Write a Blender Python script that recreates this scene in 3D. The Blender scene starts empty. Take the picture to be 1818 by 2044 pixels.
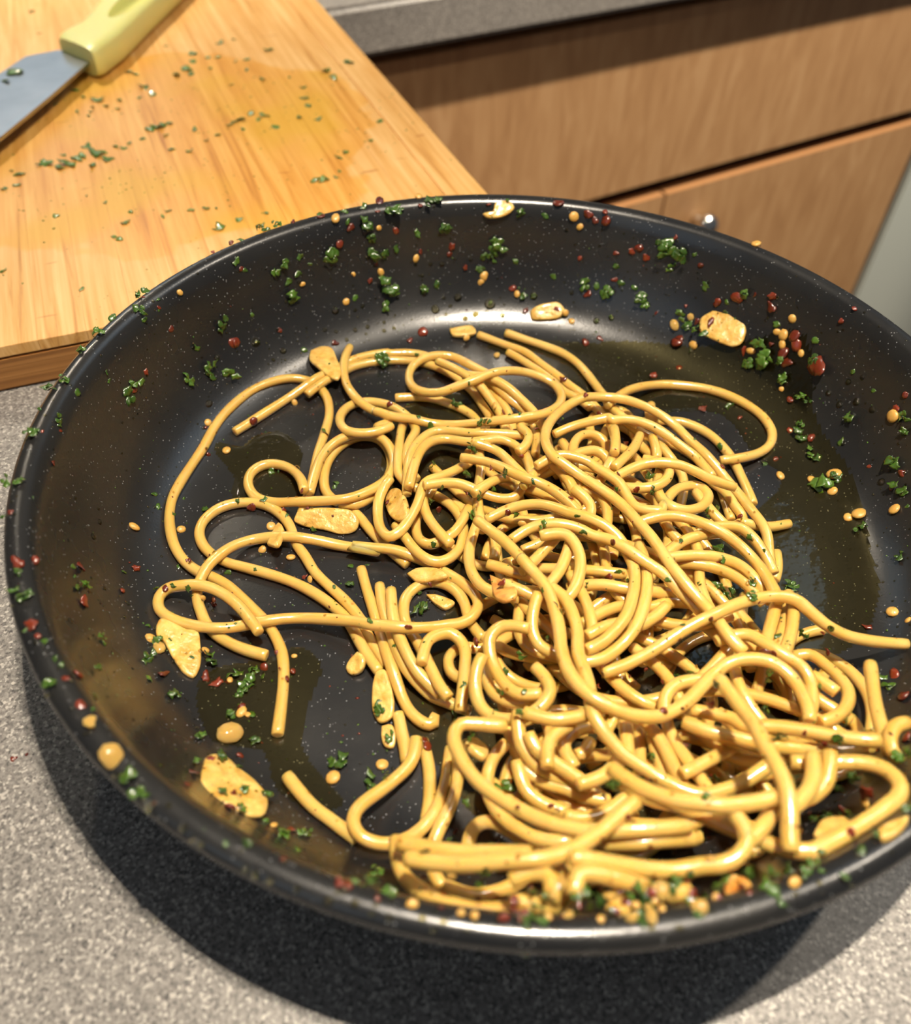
import bpy, bmesh, math, random
import numpy as np
from mathutils import Vector, Matrix
random.seed(7); rng = np.random.default_rng(7)
S = bpy.context.scene
C = S.collection

# ------------------------------------------------------------------ camera
FPX, CX, CY = 1650.0, 909.0, 1022.0            # focal length and centre in pixels of the 1818x2044 frame
CAM = np.array([-0.01704, -0.16915, 0.19535])  # metres, pan centre on the counter = origin
RM = np.array([[0.99942143, 0.03401172, 0.0],
               [0.02494812, -0.73309095, 0.67967290],
               [0.02311685, -0.67927966, -0.73351534]])   # columns: image right, image down, view direction
cam_d = bpy.data.cameras.new('camera'); cam = bpy.data.objects.new('camera', cam_d); C.objects.link(cam)
M = Matrix(((RM[0][0], -RM[0][1], -RM[0][2], CAM[0]), (RM[1][0], -RM[1][1], -RM[1][2], CAM[1]),
            (RM[2][0], -RM[2][1], -RM[2][2], CAM[2]), (0, 0, 0, 1)))
cam.matrix_world = M
cam_d.sensor_fit = 'HORIZONTAL'; cam_d.sensor_width = 36.0; cam_d.lens = FPX / 1818 * 36
cam_d.clip_start = 0.005; cam_d.clip_end = 30
cam_d.dof.use_dof = True; cam_d.dof.focus_distance = 0.243; cam_d.dof.aperture_fstop = 12.0
S.camera = cam

# ------------------------------------------------------------------ world, lamps, exposure
w = bpy.data.worlds.new('kitchen_ambient'); S.world = w; w.use_nodes = True
w.node_tree.nodes['Background'].inputs[0].default_value = (0.95, 0.97, 1.0, 1)
w.node_tree.nodes['Background'].inputs[1].default_value = 0.095
S.view_settings.view_transform = 'Standard'; S.view_settings.look = 'None'
S.view_settings.exposure = 0.0; S.view_settings.gamma = 1.0; S.view_settings.use_curve_mapping = False

def area(name, loc, target, power, size, color, shape='DISK', size_y=None, spread=180):
    d = bpy.data.lights.new(name, 'AREA'); d.energy = power; d.shape = shape; d.size = size
    if size_y: d.size_y = size_y
    d.color = color; d.spread = math.radians(spread)
    o = bpy.data.objects.new(name, d); C.objects.link(o); o.location = loc
    o.rotation_euler = (Vector(target) - Vector(loc)).to_track_quat('-Z', 'Y').to_euler()
    return o
area('under_cabinet_lamp', (0.030, -0.072, 0.56), (0.030, -0.05, 0.0), 1.08, 0.009, (1.0, 0.87, 0.70), spread=110)
area('under_cabinet_lamp', (0.046, -0.063, 0.56), (0.046, -0.05, 0.0), 1.08, 0.009, (1.0, 0.87, 0.70), spread=110)
area('ceiling_lamp', (0.72, 0.30, 1.30), (0.30, 0.40, -0.1), 5.2, 0.04, (1.0, 0.87, 0.70))
area('window_light', (1.45, 1.15, 1.75), (0, 0, 0), 4.0, 1.2, (0.50, 0.75, 1.0), shape='SQUARE')  # added cool fill, not an actual window; gives the pan floor a bluish sheen
area('under_cabinet_lamp', (-0.40, 0.60, 0.55), (-0.36, 0.50, 0.0), 1.5, 0.03, (1.0, 0.87, 0.68), spread=96)
area('blade_sheen_fill', (-0.55, 0.92, 0.36), (-0.2, 0.2, 0.0), 0.30, 0.34, (0.50, 0.78, 1.0), shape='SQUARE')  # added cool panel for the steel blade to reflect, not a fitted light
area('room_light', (-0.75, -0.95, 0.70), (0, 0, 0), 0.9, 0.8, (0.62, 0.80, 1.0), shape='SQUARE')  # added soft fill from front left for bluish rim sheen and shadow tint
sd = bpy.data.lights.new('cabinet_fill_spot', 'SPOT'); sd.energy = 190.0; sd.spot_size = math.radians(46); sd.spot_blend = 0.6; sd.shadow_soft_size = 0.03; sd.color = (1.0, 0.86, 0.68)  # added spot, cone kept off the pan, only brightens the cabinet fronts
so = bpy.data.objects.new('cabinet_fill_spot', sd); C.objects.link(so); so.location = (0.977, 0.461, 1.30)
so.rotation_euler = (Vector((0.30, 0.78, -0.30)) - so.location).to_track_quat('-Z', 'Y').to_euler()

# ------------------------------------------------------------------ projection helpers
def ray(px, py):
    v = RM @ np.array([px - CX, py - CY, FPX]); return v / np.linalg.norm(v)
def at_z(px, py, z):
    r = ray(px, py); return CAM + r * ((z - CAM[2]) / r[2])

# ------------------------------------------------------------------ naming helpers
def tag(o, label=None, cat=None, group=None, kind=None):
    if label: o['label'] = label
    if cat: o['category'] = cat
    if group: o['group'] = group
    if kind: o['kind'] = kind
    return o
def mesh_obj(name, verts, faces, mat, parent=None, smooth=True):
    me = bpy.data.meshes.new(name); me.from_pydata([tuple(v) for v in verts], [], faces); me.update()
    if smooth: me.polygons.foreach_set('use_smooth', [True] * len(me.polygons))
    if mat: me.materials.append(mat)
    o = bpy.data.objects.new(name, me); C.objects.link(o)
    if parent: o.parent = parent
    return o
def bm_obj(name, bm, mat, parent=None, smooth=False):
    me = bpy.data.meshes.new(name); bm.to_mesh(me); bm.free()
    if smooth: me.polygons.foreach_set('use_smooth', [True] * len(me.polygons))
    if mat: me.materials.append(mat)
    o = bpy.data.objects.new(name, me); C.objects.link(o)
    if parent: o.parent = parent
    return o
def empty(name, loc, rz=0):
    o = bpy.data.objects.new(name, None); o.empty_display_size = 0.02; C.objects.link(o)
    o.location = loc; o.rotation_euler = (0, 0, rz); return o
def box(name, lo, hi, mat, parent=None, bevel=0.0, seg=2):
    bm = bmesh.new(); bmesh.ops.create_cube(bm, size=1)
    for v in bm.verts:
        for i in range(3): v.co[i] = lo[i] + (v.co[i] + 0.5) * (hi[i] - lo[i])
    if bevel: bmesh.ops.bevel(bm, geom=list(bm.edges), offset=bevel, segments=seg, affect='EDGES')
    return bm_obj(name, bm, mat, parent)

# ------------------------------------------------------------------ materials
class N:
    def __init__(s, name):
        s.m = bpy.data.materials.new(name); s.m.use_nodes = True; s.t = s.m.node_tree
        s.b = s.t.nodes['Principled BSDF']; s.out = s.t.nodes['Material Output']
    def n(s, typ, **kw):
        x = s.t.nodes.new('ShaderNode' + typ)
        for k, v in kw.items():
            if k in x.inputs: x.inputs[k].default_value = v
            else: setattr(x, k, v)
        return x
    def l(s, a, b): s.t.links.new(a, b)
    def coord(s, scale=(1, 1, 1), rot=(0, 0, 0), loc=(0, 0, 0), obj=True):
        c = s.n('TexCoord'); mp = s.n('Mapping'); mp.inputs['Scale'].default_value = scale
        mp.inputs['Rotation'].default_value = rot; mp.inputs['Location'].default_value = loc
        s.l(c.outputs['Object'], mp.inputs['Vector']); return mp.outputs[0]
    def noise(s, vec, scale, detail=3, rough=0.5, dist=0.0):
        x = s.n('TexNoise'); x.inputs['Scale'].default_value = scale; x.inputs['Detail'].default_value = detail
        x.inputs['Roughness'].default_value = rough; x.inputs['Distortion'].default_value = dist
        if vec: s.l(vec, x.inputs['Vector'])
        return x.outputs['Fac']
    def ramp(s, fac, stops, interp='LINEAR'):
        x = s.n('ValToRGB'); x.color_ramp.interpolation = interp
        e = x.color_ramp.elements
        while len(e) < len(stops): e.new(0.5)
        for i, (p, c) in enumerate(stops): e[i].position = p; e[i].color = (c if len(c) == 4 else (*c, 1))
        s.l(fac, x.inputs[0]); return x.outputs[0]
    def mix(s, fac, a, b, typ='MIX'):
        x = s.n('Mix', data_type='RGBA'); x.blend_type = typ
        for sock, v in ((x.inputs[0], fac), (x.inputs[6], a), (x.inputs[7], b)):
            if hasattr(v, 'is_linked'): s.l(v, sock)
            elif isinstance(v, (int, float)): sock.default_value = v
            else: sock.default_value = (*v, 1) if len(v) == 3 else v
        return x.outputs[2]
    def math(s, op, a, b=0.0, clamp=False):
        x = s.n('Math', operation=op); x.use_clamp = clamp
        for sock, v in ((x.inputs[0], a), (x.inputs[1], b)):
            if hasattr(v, 'is_linked'): s.l(v, sock)
            else: sock.default_value = v
        return x.outputs[0]
    def bump(s, h, strength=0.3, dist=0.001):
        x = s.n('Bump'); x.inputs['Strength'].default_value = strength; x.inputs['Distance'].default_value = dist
        s.l(h, x.inputs['Height']); s.l(x.outputs[0], s.b.inputs['Normal']); return x
    def set(s, **kw):
        for k, v in kw.items():
            k = k.replace('_', ' ')
            i = s.b.inputs[k]
            if hasattr(v, 'is_linked'): s.l(v, i)
            else: i.default_value = v
        return s
def rgb(r, g, b):   # sRGB 0..255 to linear
    f = lambda u: (u / 255 / 12.92) if u / 255 <= 0.04045 else ((u / 255 + 0.055) / 1.055) ** 2.4
    return (f(r), f(g), f(b))

def mat_pasta():
    k = N('cooked_spaghetti'); v = k.coord()
    oi = k.n('ObjectInfo').outputs['Random']
    f = k.noise(v, 90, 3); a = k.ramp(f, [(0.3, (0.62, 0.392, 0.084)), (0.7, (0.71, 0.478, 0.135))])
    c = k.mix(k.math('MULTIPLY', oi, 0.25), a, (0.60, 0.31, 0.045))
    f2 = k.noise(v, 900, 2, 0.6); fleck = k.ramp(f2, [(0.70, (0, 0, 0)), (0.76, (1, 1, 1))])
    c = k.mix(k.math('MULTIPLY', fleck, 0.30), c, (0.50, 0.20, 0.03))
    k.set(Base_Color=c, Roughness=k.ramp(k.noise(v, 420, 2), [(0.35, (0.34,) * 3), (0.65, (0.46,) * 3)]))
    k.b.inputs['Subsurface Weight'].default_value = 0.6; k.b.inputs['Subsurface Radius'].default_value = (1.0, 0.55, 0.18)
    k.b.inputs['Subsurface Scale'].default_value = 0.0028
    k.b.inputs['IOR'].default_value = 1.45; k.b.inputs['Specular IOR Level'].default_value = 0.5; k.b.inputs['Coat IOR'].default_value = 1.6; k.b.inputs['Coat Weight'].default_value = 1.0; k.b.inputs['Coat Roughness'].default_value = 0.17
    bp = k.bump(k.noise(v, 800, 2), 0.10, 0.0003)
    b2 = k.n('Bump'); b2.inputs['Strength'].default_value = 0.5; b2.inputs['Distance'].default_value = 0.0004
    k.l(k.noise(v, 420, 2, 0.55), b2.inputs['Height']); k.l(b2.outputs[0], k.b.inputs['Coat Normal']); return k.m
def mat_pan():
    k = N('nonstick_coating'); v = k.coord()
    g = k.n('SeparateXYZ'); k.l(v, g.inputs[0])
    r2 = k.math('SQRT', k.math('ADD', k.math('MULTIPLY', g.outputs[0], g.outputs[0]), k.math('MULTIPLY', g.outputs[1], g.outputs[1])))
    cx = k.n('CombineXYZ'); k.l(k.math('MULTIPLY', r2, 900.0), cx.inputs[0]); k.l(k.math('MULTIPLY', k.math('ARCTAN2', g.outputs[1], g.outputs[0]), 6.0), cx.inputs[1])
    lines = k.n('TexNoise'); lines.inputs['Scale'].default_value = 1.0; lines.inputs['Detail'].default_value = 3; k.l(cx.outputs[0], lines.inputs['Vector'])
    vo = k.n('TexVoronoi'); vo.inputs['Scale'].default_value = 1500; k.l(v, vo.inputs['Vector'])
    sp = k.n('SeparateColor'); k.l(vo.outputs['Color'], sp.inputs[0])
    pick = k.math('GREATER_THAN', sp.outputs[0], 0.93); near = k.math('LESS_THAN', vo.outputs['Distance'], 0.30)
    fl = k.math('MULTIPLY', pick, near)
    smear = k.noise(v, 22, 4, 0.6)
    base = k.mix(k.ramp(smear, [(0.35, (0, 0, 0)), (0.7, (1, 1, 1))]), (0.010, 0.0105, 0.0115), (0.016, 0.0155, 0.0145))
    k.set(Base_Color=k.mix(fl, base, (0.16, 0.165, 0.17)))
    ro = k.ramp(smear, [(0.3, (0.23,) * 3), (0.7, (0.32,) * 3)])
    k.set(Roughness=ro); k.b.inputs['IOR'].default_value = 1.55
    k.b.inputs['Specular IOR Level'].default_value = 0.75
    h = k.math('ADD', k.math('MULTIPLY', lines.outputs[0], 0.35), k.noise(v, 1400, 2))
    k.bump(h, 0.10, 0.0003); return k.m
def mat_plain(name, col, rough=0.5, metal=0.0, noise=0.0, scale=200, col2=None, bump=0, coat=0.0, sss=0.0, **kw):
    k = N(name); v = k.coord()
    if col2: k.set(Base_Color=k.ramp(k.noise(v, scale, 4), [(0.35, col), (0.65, col2)]))
    else: k.set(Base_Color=(*col, 1))
    k.set(Roughness=rough, Metallic=metal)
    if bump: k.bump(k.noise(v, scale * 2.5, 3), bump, 0.0006)
    if coat: k.b.inputs['Coat Weight'].default_value = coat; k.b.inputs['Coat Roughness'].default_value = 0.15
    if sss:
        k.b.inputs['Subsurface Weight'].default_value = sss; k.b.inputs['Subsurface Scale'].default_value = 0.0015
        k.b.inputs['Subsurface Radius'].default_value = (0.9, 0.5, 0.15)
    return k.m
def mat_film(name, tint, rough=0.03, body=(0.05, 0.03, 0.0), bodyw=0.08):
    k = N(name); k.t.nodes.remove(k.b)
    tr = k.n('BsdfTransparent'); tr.inputs[0].default_value = (*tint, 1)
    gl = k.n('BsdfGlossy'); gl.inputs['Roughness'].default_value = rough; gl.inputs[0].default_value = (1, 1, 1, 1)
    df = k.n('BsdfDiffuse'); df.inputs[0].default_value = (*body, 1)
    fr = k.n('Fresnel'); fr.inputs[0].default_value = 1.47
    v = k.coord(); bp = k.n('Bump'); bp.inputs['Strength'].default_value = 0.35; bp.inputs['Distance'].default_value = 0.0006
    k.l(k.noise(v, 260, 2), bp.inputs['Height']); k.l(bp.outputs[0], gl.inputs['Normal'])
    m1 = k.n('MixShader'); m1.inputs[0].default_value = bodyw; k.l(tr.outputs[0], m1.inputs[1]); k.l(df.outputs[0], m1.inputs[2])
    m2 = k.n('MixShader'); k.l(fr.outputs[0], m2.inputs[0]); k.l(m1.outputs[0], m2.inputs[1]); k.l(gl.outputs[0], m2.inputs[2])
    k.l(m2.outputs[0], k.out.inputs[0]); return k.m
def mat_counter():
    k = N('speckled_grey_worktop'); v = k.coord()
    vo = k.n('TexVoronoi'); vo.inputs['Scale'].default_value = 1500; k.l(v, vo.inputs['Vector'])
    sp = k.n('SeparateColor'); k.l(vo.outputs['Color'], sp.inputs[0])
    cell = k.ramp(sp.outputs[0], [(0.0, rgb(40, 40, 42)), (0.16, rgb(110, 107, 104)), (0.5, rgb(136, 132, 128)), (0.82, rgb(160, 156, 150)), (0.9, rgb(214, 208, 200)), (1.0, rgb(232, 226, 216))])
    f2 = k.ramp(k.noise(v, 850, 3, 0.6), [(0.36, rgb(86, 84, 84)), (0.5, rgb(138, 134, 129)), (0.68, rgb(168, 162, 155))])
    c = k.mix(0.5, cell, f2)
    dk = k.ramp(k.noise(v, 800, 1), [(0.30, (1, 1, 1)), (0.36, (0, 0, 0))])
    c = k.mix(k.math('MULTIPLY', dk, 0.6), c, rgb(66, 62, 64))
    k.set(Base_Color=c, Roughness=0.42); k.bump(k.noise(v, 900, 2), 0.15, 0.0003); return k.m
def mat_bamboo(edge=False):
    k = N('bamboo_edge' if edge else 'bamboo_face')
    oi = k.n('ObjectInfo').outputs['Random']
    if edge:
        v = k.coord(scale=(6, 6, 700)); g = k.noise(v, 1.0, 4, 0.6)
        c = k.ramp(g, [(0.3, rgb(122, 78, 36)), (0.55, rgb(168, 116, 60)), (0.75, rgb(190, 138, 78))])
        k.set(Base_Color=c, Roughness=0.6); k.bump(g, 0.3, 0.0006); return k.m
    tc = k.n('TexCoord'); mp = k.n('Mapping'); mp.inputs['Scale'].default_value = (260, 9, 60); k.l(tc.outputs['Object'], mp.inputs['Vector'])
    add = k.n('VectorMath', operation='ADD'); cmb = k.n('CombineXYZ'); k.l(k.math('MULTIPLY', oi, 37.0), cmb.inputs[0]); k.l(k.math('MULTIPLY', oi, 91.0), cmb.inputs[1])
    k.l(mp.outputs[0], add.inputs[0]); k.l(cmb.outputs[0], add.inputs[1])
    g = k.noise(add.outputs[0], 1.0, 5, 0.62, 0.6)
    c = k.ramp(g, [(0.28, rgb(178, 122, 60)), (0.42, rgb(214, 162, 92)), (0.60, rgb(232, 188, 124)), (0.8, rgb(244, 210, 152))])
    c = k.mix(k.math('MULTIPLY', oi, 0.30), c, rgb(226, 166, 88))
    v2 = k.coord(); f = k.noise(v2, 24, 3, 0.5)
    c = k.mix(k.ramp(f, [(0.5, (0, 0, 0)), (0.75, (0.30,) * 3)]), c, rgb(210, 150, 76))
    nodes = k.noise(k.coord(scale=(1.0, 3.0, 1.0)), 55, 2, 0.5)
    c = k.mix(k.ramp(nodes, [(0.70, (0, 0, 0)), (0.76, (0.55,) * 3)]), c, rgb(176, 112, 52))
    # the wet, juice stained patch where herbs were chopped (edge wanders with noise)
    sv = k.n('SeparateXYZ'); k.l(v2, sv.inputs[0]); wob = k.noise(v2, 26, 3)
    dx = k.math('DIVIDE', k.math('SUBTRACT', sv.outputs[0], -0.125), 0.112)
    dy = k.math('DIVIDE', k.math('SUBTRACT', sv.outputs[1], 0.158), 0.128)
    d = k.math('SQRT', k.math('ADD', k.math('MULTIPLY', dx, dx), k.math('MULTIPLY', dy, dy)))
    d = k.math('ADD', d, k.math('MULTIPLY', k.math('SUBTRACT', wob, 0.5), 0.55))
    wet = k.ramp(d, [(0.90, (1, 1, 1)), (0.93, (0, 0, 0))])
    wc = k.mix(0.85, c, (1.0, 0.86, 0.50), 'MULTIPLY')
    green = k.ramp(k.noise(v2, 17, 2), [(0.50, (0, 0, 0)), (0.66, (0.55,) * 3)])
    wc = k.mix(green, wc, rgb(214, 168, 50))
    c = k.mix(wet, c, wc)
    k.set(Base_Color=c, Roughness=k.ramp(k.math('ADD', k.math('MULTIPLY', wet, -0.16), 0.48), [(0, (0,) * 3), (1, (1,) * 3)]))
    k.b.inputs['Specular IOR Level'].default_value = 0.35
    k.bump(g, 0.10, 0.0004); return k.m
def mat_wood(name, a, b, c2):
    k = N(name); v = k.coord(scale=(7, 7, 1.3)); g = k.noise(v, 7.0, 4, 0.55, 1.4)
    f = k.noise(k.coord(scale=(60, 60, 4)), 9.0, 3)
    c = k.ramp(g, [(0.3, a), (0.5, b), (0.7, c2)]); c = k.mix(0.06, c, k.ramp(f, [(0.3, a), (0.7, c2)]))
    k.set(Base_Color=c, Roughness=0.5); return k.m
def mat_leaf(name, a, b, rough=0.28):
    k = N(name); oi = k.n('ObjectInfo').outputs['Random']; v = k.coord()
    c = k.mix(oi, a, b); c = k.mix(0.45, c, k.ramp(k.noise(v, 500, 3), [(0.3, a), (0.7, b)]))
    k.set(Base_Color=c, Roughness=rough); k.b.inputs['Coat Weight'].default_value = 1.0; k.b.inputs['Coat Roughness'].default_value = 0.15
    k.b.inputs['Subsurface Weight'].default_value = 0.15; k.b.inputs['Subsurface Scale'].default_value = 0.0008
    return k.m
PASTA = mat_pasta(); PAN = mat_pan(); COUNTER = mat_counter(); BAM = mat_bamboo(); BAME = mat_bamboo(True)
OIL = mat_film('olive_oil_film', (0.95, 0.89, 0.62), 0.10, (0.05, 0.035, 0.003), 0.06); DROP = mat_film('oil_drop', (0.80, 0.76, 0.55), 0.14, (0.04, 0.03, 0.0), 0.03)
GARLIC = mat_plain('fried_garlic', (0.58, 0.33, 0.060), 0.33, col2=(0.78, 0.53, 0.16), scale=330, bump=0.6, coat=0.5, sss=0.35)
TOAST = mat_plain('toasted_garlic', (0.52, 0.19, 0.03), 0.35, col2=(0.74, 0.40, 0.10), scale=300, bump=0.4, coat=0.5, sss=0.2)
SEED = mat_plain('chili_seed_skin', (0.54, 0.27, 0.045), 0.3, col2=(0.74, 0.46, 0.12), scale=900, bump=0.2, coat=0.6, sss=0.3)
CHILI = mat_leaf('dried_chili', (0.055, 0.008, 0.004), (0.23, 0.032, 0.008), 0.3)
HERB = mat_leaf('wet_parsley', (0.014, 0.042, 0.005), (0.085, 0.18, 0.018), 0.3)
HERBDRY = mat_leaf('chopped_parsley', (0.045, 0.12, 0.010), (0.15, 0.27, 0.03), 0.5)

# ------------------------------------------------------------------ kitchen shell
EA = math.radians(32); ED = np.array([math.cos(EA), math.sin(EA), 0]); EN = np.array([math.sin(EA), -math.cos(EA), 0])
P0 = np.array([-0.1146, 0.5098, 0.0])
def fr(s, n, z): return tuple(P0 + ED * s + EN * n + np.array([0, 0, z]))     # frame of the far counter edge
def fbox(name, s0, s1, n0, n1, z0, z1, mat, parent=None, bevel=0.0):
    o = box(name, (s0, n0, z0), (s1, n1, z1), mat, parent, bevel)
    for v in o.data.vertices: v.co = fr(*v.co)
    if np.dot(np.cross(ED, EN), (0, 0, 1)) < 0: o.data.flip_normals()
    return o
MAPLE = mat_wood('maple_veneer', rgb(164, 124, 84), rgb(178, 138, 96), rgb(190, 152, 110))
EDGE = mat_plain('orange_edge_banding', rgb(196, 144, 96), 0.45)
CARC = mat_plain('dark_carcass', rgb(70, 48, 30), 0.7)
WHITE = mat_plain('white_enamel', rgb(196, 204, 198), 0.35)
CHROME = mat_plain('polished_chrome', (0.75, 0.74, 0.72), 0.12, 1.0)
FLOOR = mat_plain('floor_tile', rgb(120, 105, 90), 0.5, col2=rgb(140, 124, 108), scale=8)
WALL = mat_plain('painted_wall', rgb(190, 182, 170), 0.8)
ZF = -0.88
fl = fbox('floor', -2.0, 2.4, -0.75, 2.4, ZF - 0.02, ZF, FLOOR); tag(fl, kind='structure')
wf = fbox('wall_far', -2.0, 2.4, -0.77, -0.65, ZF, 1.5, WALL); tag(wf, kind='structure')
# L shaped worktop
edge_u = 0.215      # s coordinate of the near counter's free edge
def near_s(): return edge_u
ux = float(np.dot(np.array([0.0890, 0.0556, 0]) - P0, ED))    # near counter ends here (about 10 cm past the pan centre)
pts = [(-1.2, -0.64), (2.0, -0.64), (2.0, 0.0), (ux, 0.0), (ux, 1.3), (-1.2, 1.3)]
bm = bmesh.new(); top = [bm.verts.new(fr(s, n, 0)) for s, n in pts]
f = bm.faces.new(top); r = bmesh.ops.extrude_face_region(bm, geom=[f])
for v in [g for g in r['geom'] if isinstance(g, bmesh.types.BMVert)]: v.co.z -= 0.037
bmesh.ops.recalc_face_normals(bm, faces=bm.faces)
bmesh.ops.bevel(bm, geom=[e for e in bm.edges if all(abs(v.co.z) < 1e-6 for v in e.verts)] + [e for e in bm.edges if all(abs(v.co.z + 0.037) < 1e-6 for v in e.verts)], offset=0.004, segments=3, affect='EDGES')
tag(bm_obj('worktop', bm, COUNTER), 'speckled grey worktop with rounded front edge that the pan and board stand on', 'worktop')
# far base cabinet: wide drawer above two doors
cab = empty('base_cabinet', fr(0.44, -0.03, ZF)); tag(cab, 'light maple kitchen cabinet with a wide drawer above two doors', 'cabinet')
def child(o, p):
    o.parent = p; o.matrix_parent_inverse = p.matrix_basis.inverted() if False else Matrix.Translation(-Vector(p.location)); return o
child(fbox('body', ux + 0.001, 0.86, -0.60, -0.055, ZF + 0.1, -0.0375, CARC), cab)
child(fbox('plinth', ux + 0.02, 0.86, -0.58, -0.09, ZF, ZF + 0.1, CARC), cab)
dr = child(fbox('drawer', ux + 0.004, 0.858, -0.049, -0.030, -0.2285, -0.053, MAPLE, bevel=0.0008), cab)
for k, (a, b) in enumerate(((ux + 0.004, 0.4015), (0.4055, 0.858))):
    do = child(fbox('door', a, b, -0.048, -0.030, ZF + 0.11, -0.248, MAPLE), cab)
    st = fbox('top_edge_band', a, b, -0.048, -0.030, -0.248, -0.2472, EDGE, bevel=0.0002)
    st.parent = do; st['label'] = 'orange edge band on the door top'
    if k == 1:
        bm = bmesh.new(); bmesh.ops.create_uvsphere(bm, u_segments=24, v_segments=14, radius=0.0155)
        for v in bm.verts: v.co.z *= 0.75
        bmesh.ops.create_cone(bm, cap_ends=True, segments=20, radius1=0.008, radius2=0.005, depth=0.018, matrix=Matrix.Translation((0, 0, -0.014)))
        kn = bm_obj('knob', bm, CHROME, smooth=True); kn.matrix_world = Matrix.Translation(fr(0.462, -0.010, -0.292)) @ Vector(EN).to_track_quat('Z', 'Y').to_matrix().to_4x4()
        mw = kn.matrix_world.copy(); kn.parent = do; kn.matrix_basis = mw; kn['label'] = 'chrome knob'
# dishwasher right of the cabinet
dw = empty('dishwasher', fr(1.16, -0.03, ZF)); tag(dw, 'white enamel dishwasher front right of the maple cabinet', 'dishwasher')
child(fbox('body', 0.866, 1.46, -0.60, -0.05, ZF + 0.1, -0.0375, WHITE), dw)
child(fbox('door', 0.868, 1.458, -0.05, -0.026, ZF + 0.12, -0.16, WHITE, bevel=0.003), dw)
child(fbox('control_panel', 0.868, 1.458, -0.05, -0.026, -0.156, -0.05, WHITE, bevel=0.003), dw)
child(fbox('kick_panel', 0.87, 1.456, -0.56, -0.08, ZF, ZF + 0.1, CARC), dw)
# cabinet under the near counter
nc = empty('base_cabinet', fr(-0.3, 0.6, ZF)); tag(nc, 'maple cabinet side under the worktop that holds the pan', 'cabinet')
child(fbox('body', -0.40, ux - 0.03, 0.0, 1.28, ZF + 0.1, -0.0375, CARC), nc)
child(fbox('plinth', -0.38, ux - 0.06, 0.0, 1.26, ZF, ZF + 0.1, CARC), nc)
child(fbox('side_panel', ux - 0.03, ux - 0.012, 0.0, 1.28, ZF + 0.1, -0.045, MAPLE), nc)

# ------------------------------------------------------------------ chopping board
BC = np.array([0.0122, 0.1475, 0]); BX = np.array([0.9195, 0.3931, 0]); BY = np.array([-0.3931, 0.9195, 0])
BX /= np.linalg.norm(BX); BY /= np.linalg.norm(BY); ZB = 0.0185
BW, BL = 0.30, 0.44
ba = math.atan2(BX[1], BX[0])
board = empty('chopping_board', tuple(BC), ba)
tag(board, 'thick rectangular bamboo chopping board sprinkled with parsley behind the pan', 'chopping board')
def bp(o):                                                       # board parts are built in board axes (x right, y depth)
    o.parent = board; return o
bp(box('core', (-BW, 0, 0.0), (0, BL, ZB - 0.0042), BAME, bevel=0.0012))['label'] = 'laminated bamboo core showing horizontal layers'
x = 0.0
while x > -BW + 0.004:
    wd = random.choice((0.0165, 0.018, 0.0195, 0.021)); x0 = max(-BW, x - wd)
    bp(box('bamboo_strip', (x0, 0, ZB - 0.0042), (x - 0.00005, BL, ZB), BAM, bevel=0.0007 if x == 0 else 0.00012)); x = x0
def board_pt(p): d = np.array(p) - BC; return (float(d @ BX), float(d @ BY))

# ------------------------------------------------------------------ knife
knife = empty('kitchen_knife', tuple(at_z(150, 110, ZB))); tag(knife, 'kitchen knife with pale green plastic handle lying on the chopping board', 'knife')
kp = Vector(knife.location)
def kw(o): o.parent = knife; o.matrix_parent_inverse = Matrix.Translation(-kp); return o
HERBK = mat_plain('pale_green_plastic', rgb(222, 220, 140), 0.38, sss=0.2)
STEEL = mat_plain('brushed_steel', (0.34, 0.36, 0.39), 0.32, 1.0, col2=(0.40, 0.42, 0.45), scale=60)
zb = ZB + 0.0075
A = [at_z(px, py, zb) for px, py in ((186, 120), (118, 103), (52, 116), (0, 151), (-160, 262), (-330, 400), (-430, 520), (-330, 480), (-160, 390), (0, 279), (100, 196))]
A = [np.array(a) for a in A]
bm = bmesh.new()
lo = [bm.verts.new((a[0], a[1], a[2] - 0.0009)) for a in A]; hi = [bm.verts.new((a[0], a[1], a[2] + 0.0009)) for a in A]
bm.faces.new(hi); bm.faces.new(lo[::-1])
for i in range(len(A)):
    j = (i + 1) % len(A); bm.faces.new((lo[i], lo[j], hi[j], hi[i]))
bmesh.ops.recalc_face_normals(bm, faces=bm.faces)
bl = kw(bm_obj('blade', bm, STEEL)); bl['label'] = 'grey steel blade'
# handle: stations across the width, spine side and belly side picked from its outline, lofted with rounded sections
zc = ZB + 0.0085
left = [(116, 98), (140, 82), (166, 70), (188, 44), (206, 18), (224, -2), (262, -40), (310, -84), (360, -124)]
right = [(198, 131), (222, 112), (246, 94), (272, 68), (300, 40), (330, 12), (368, -24), (412, -66), (448, -104)]
rings = []; ns = 20
L = [at_z(*p, zc) for p in left]; Rr = [at_z(*p, zc) for p in right]
for i, (a, b) in enumerate(zip(L, Rr)):
    c = (a + b) / 2; hw = np.linalg.norm(b - a) / 2 * 0.97; ax = (b - a) / np.linalg.norm(b - a); th = 0.0085
    ring = []
    for q in range(ns):
        t = 2 * math.pi * q / ns; ct, st = math.cos(t), math.sin(t)
        e = 0.42
        ring.append(c + ax * hw * math.copysign(abs(ct) ** e, ct) + np.array([0, 0, 1]) * th * math.copysign(abs(st) ** e, st))
    rings.append(ring)
# dense loft
dense = []
for i in range(len(rings) - 1):
    for t in np.linspace(0, 1, 6)[:-1]:
        dense.append([(1 - t) * p + t * q for p, q in zip(rings[i], rings[i + 1])])
dense.append(rings[-1])
V = [p.copy() for r_ in dense for p in r_]; 
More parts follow.
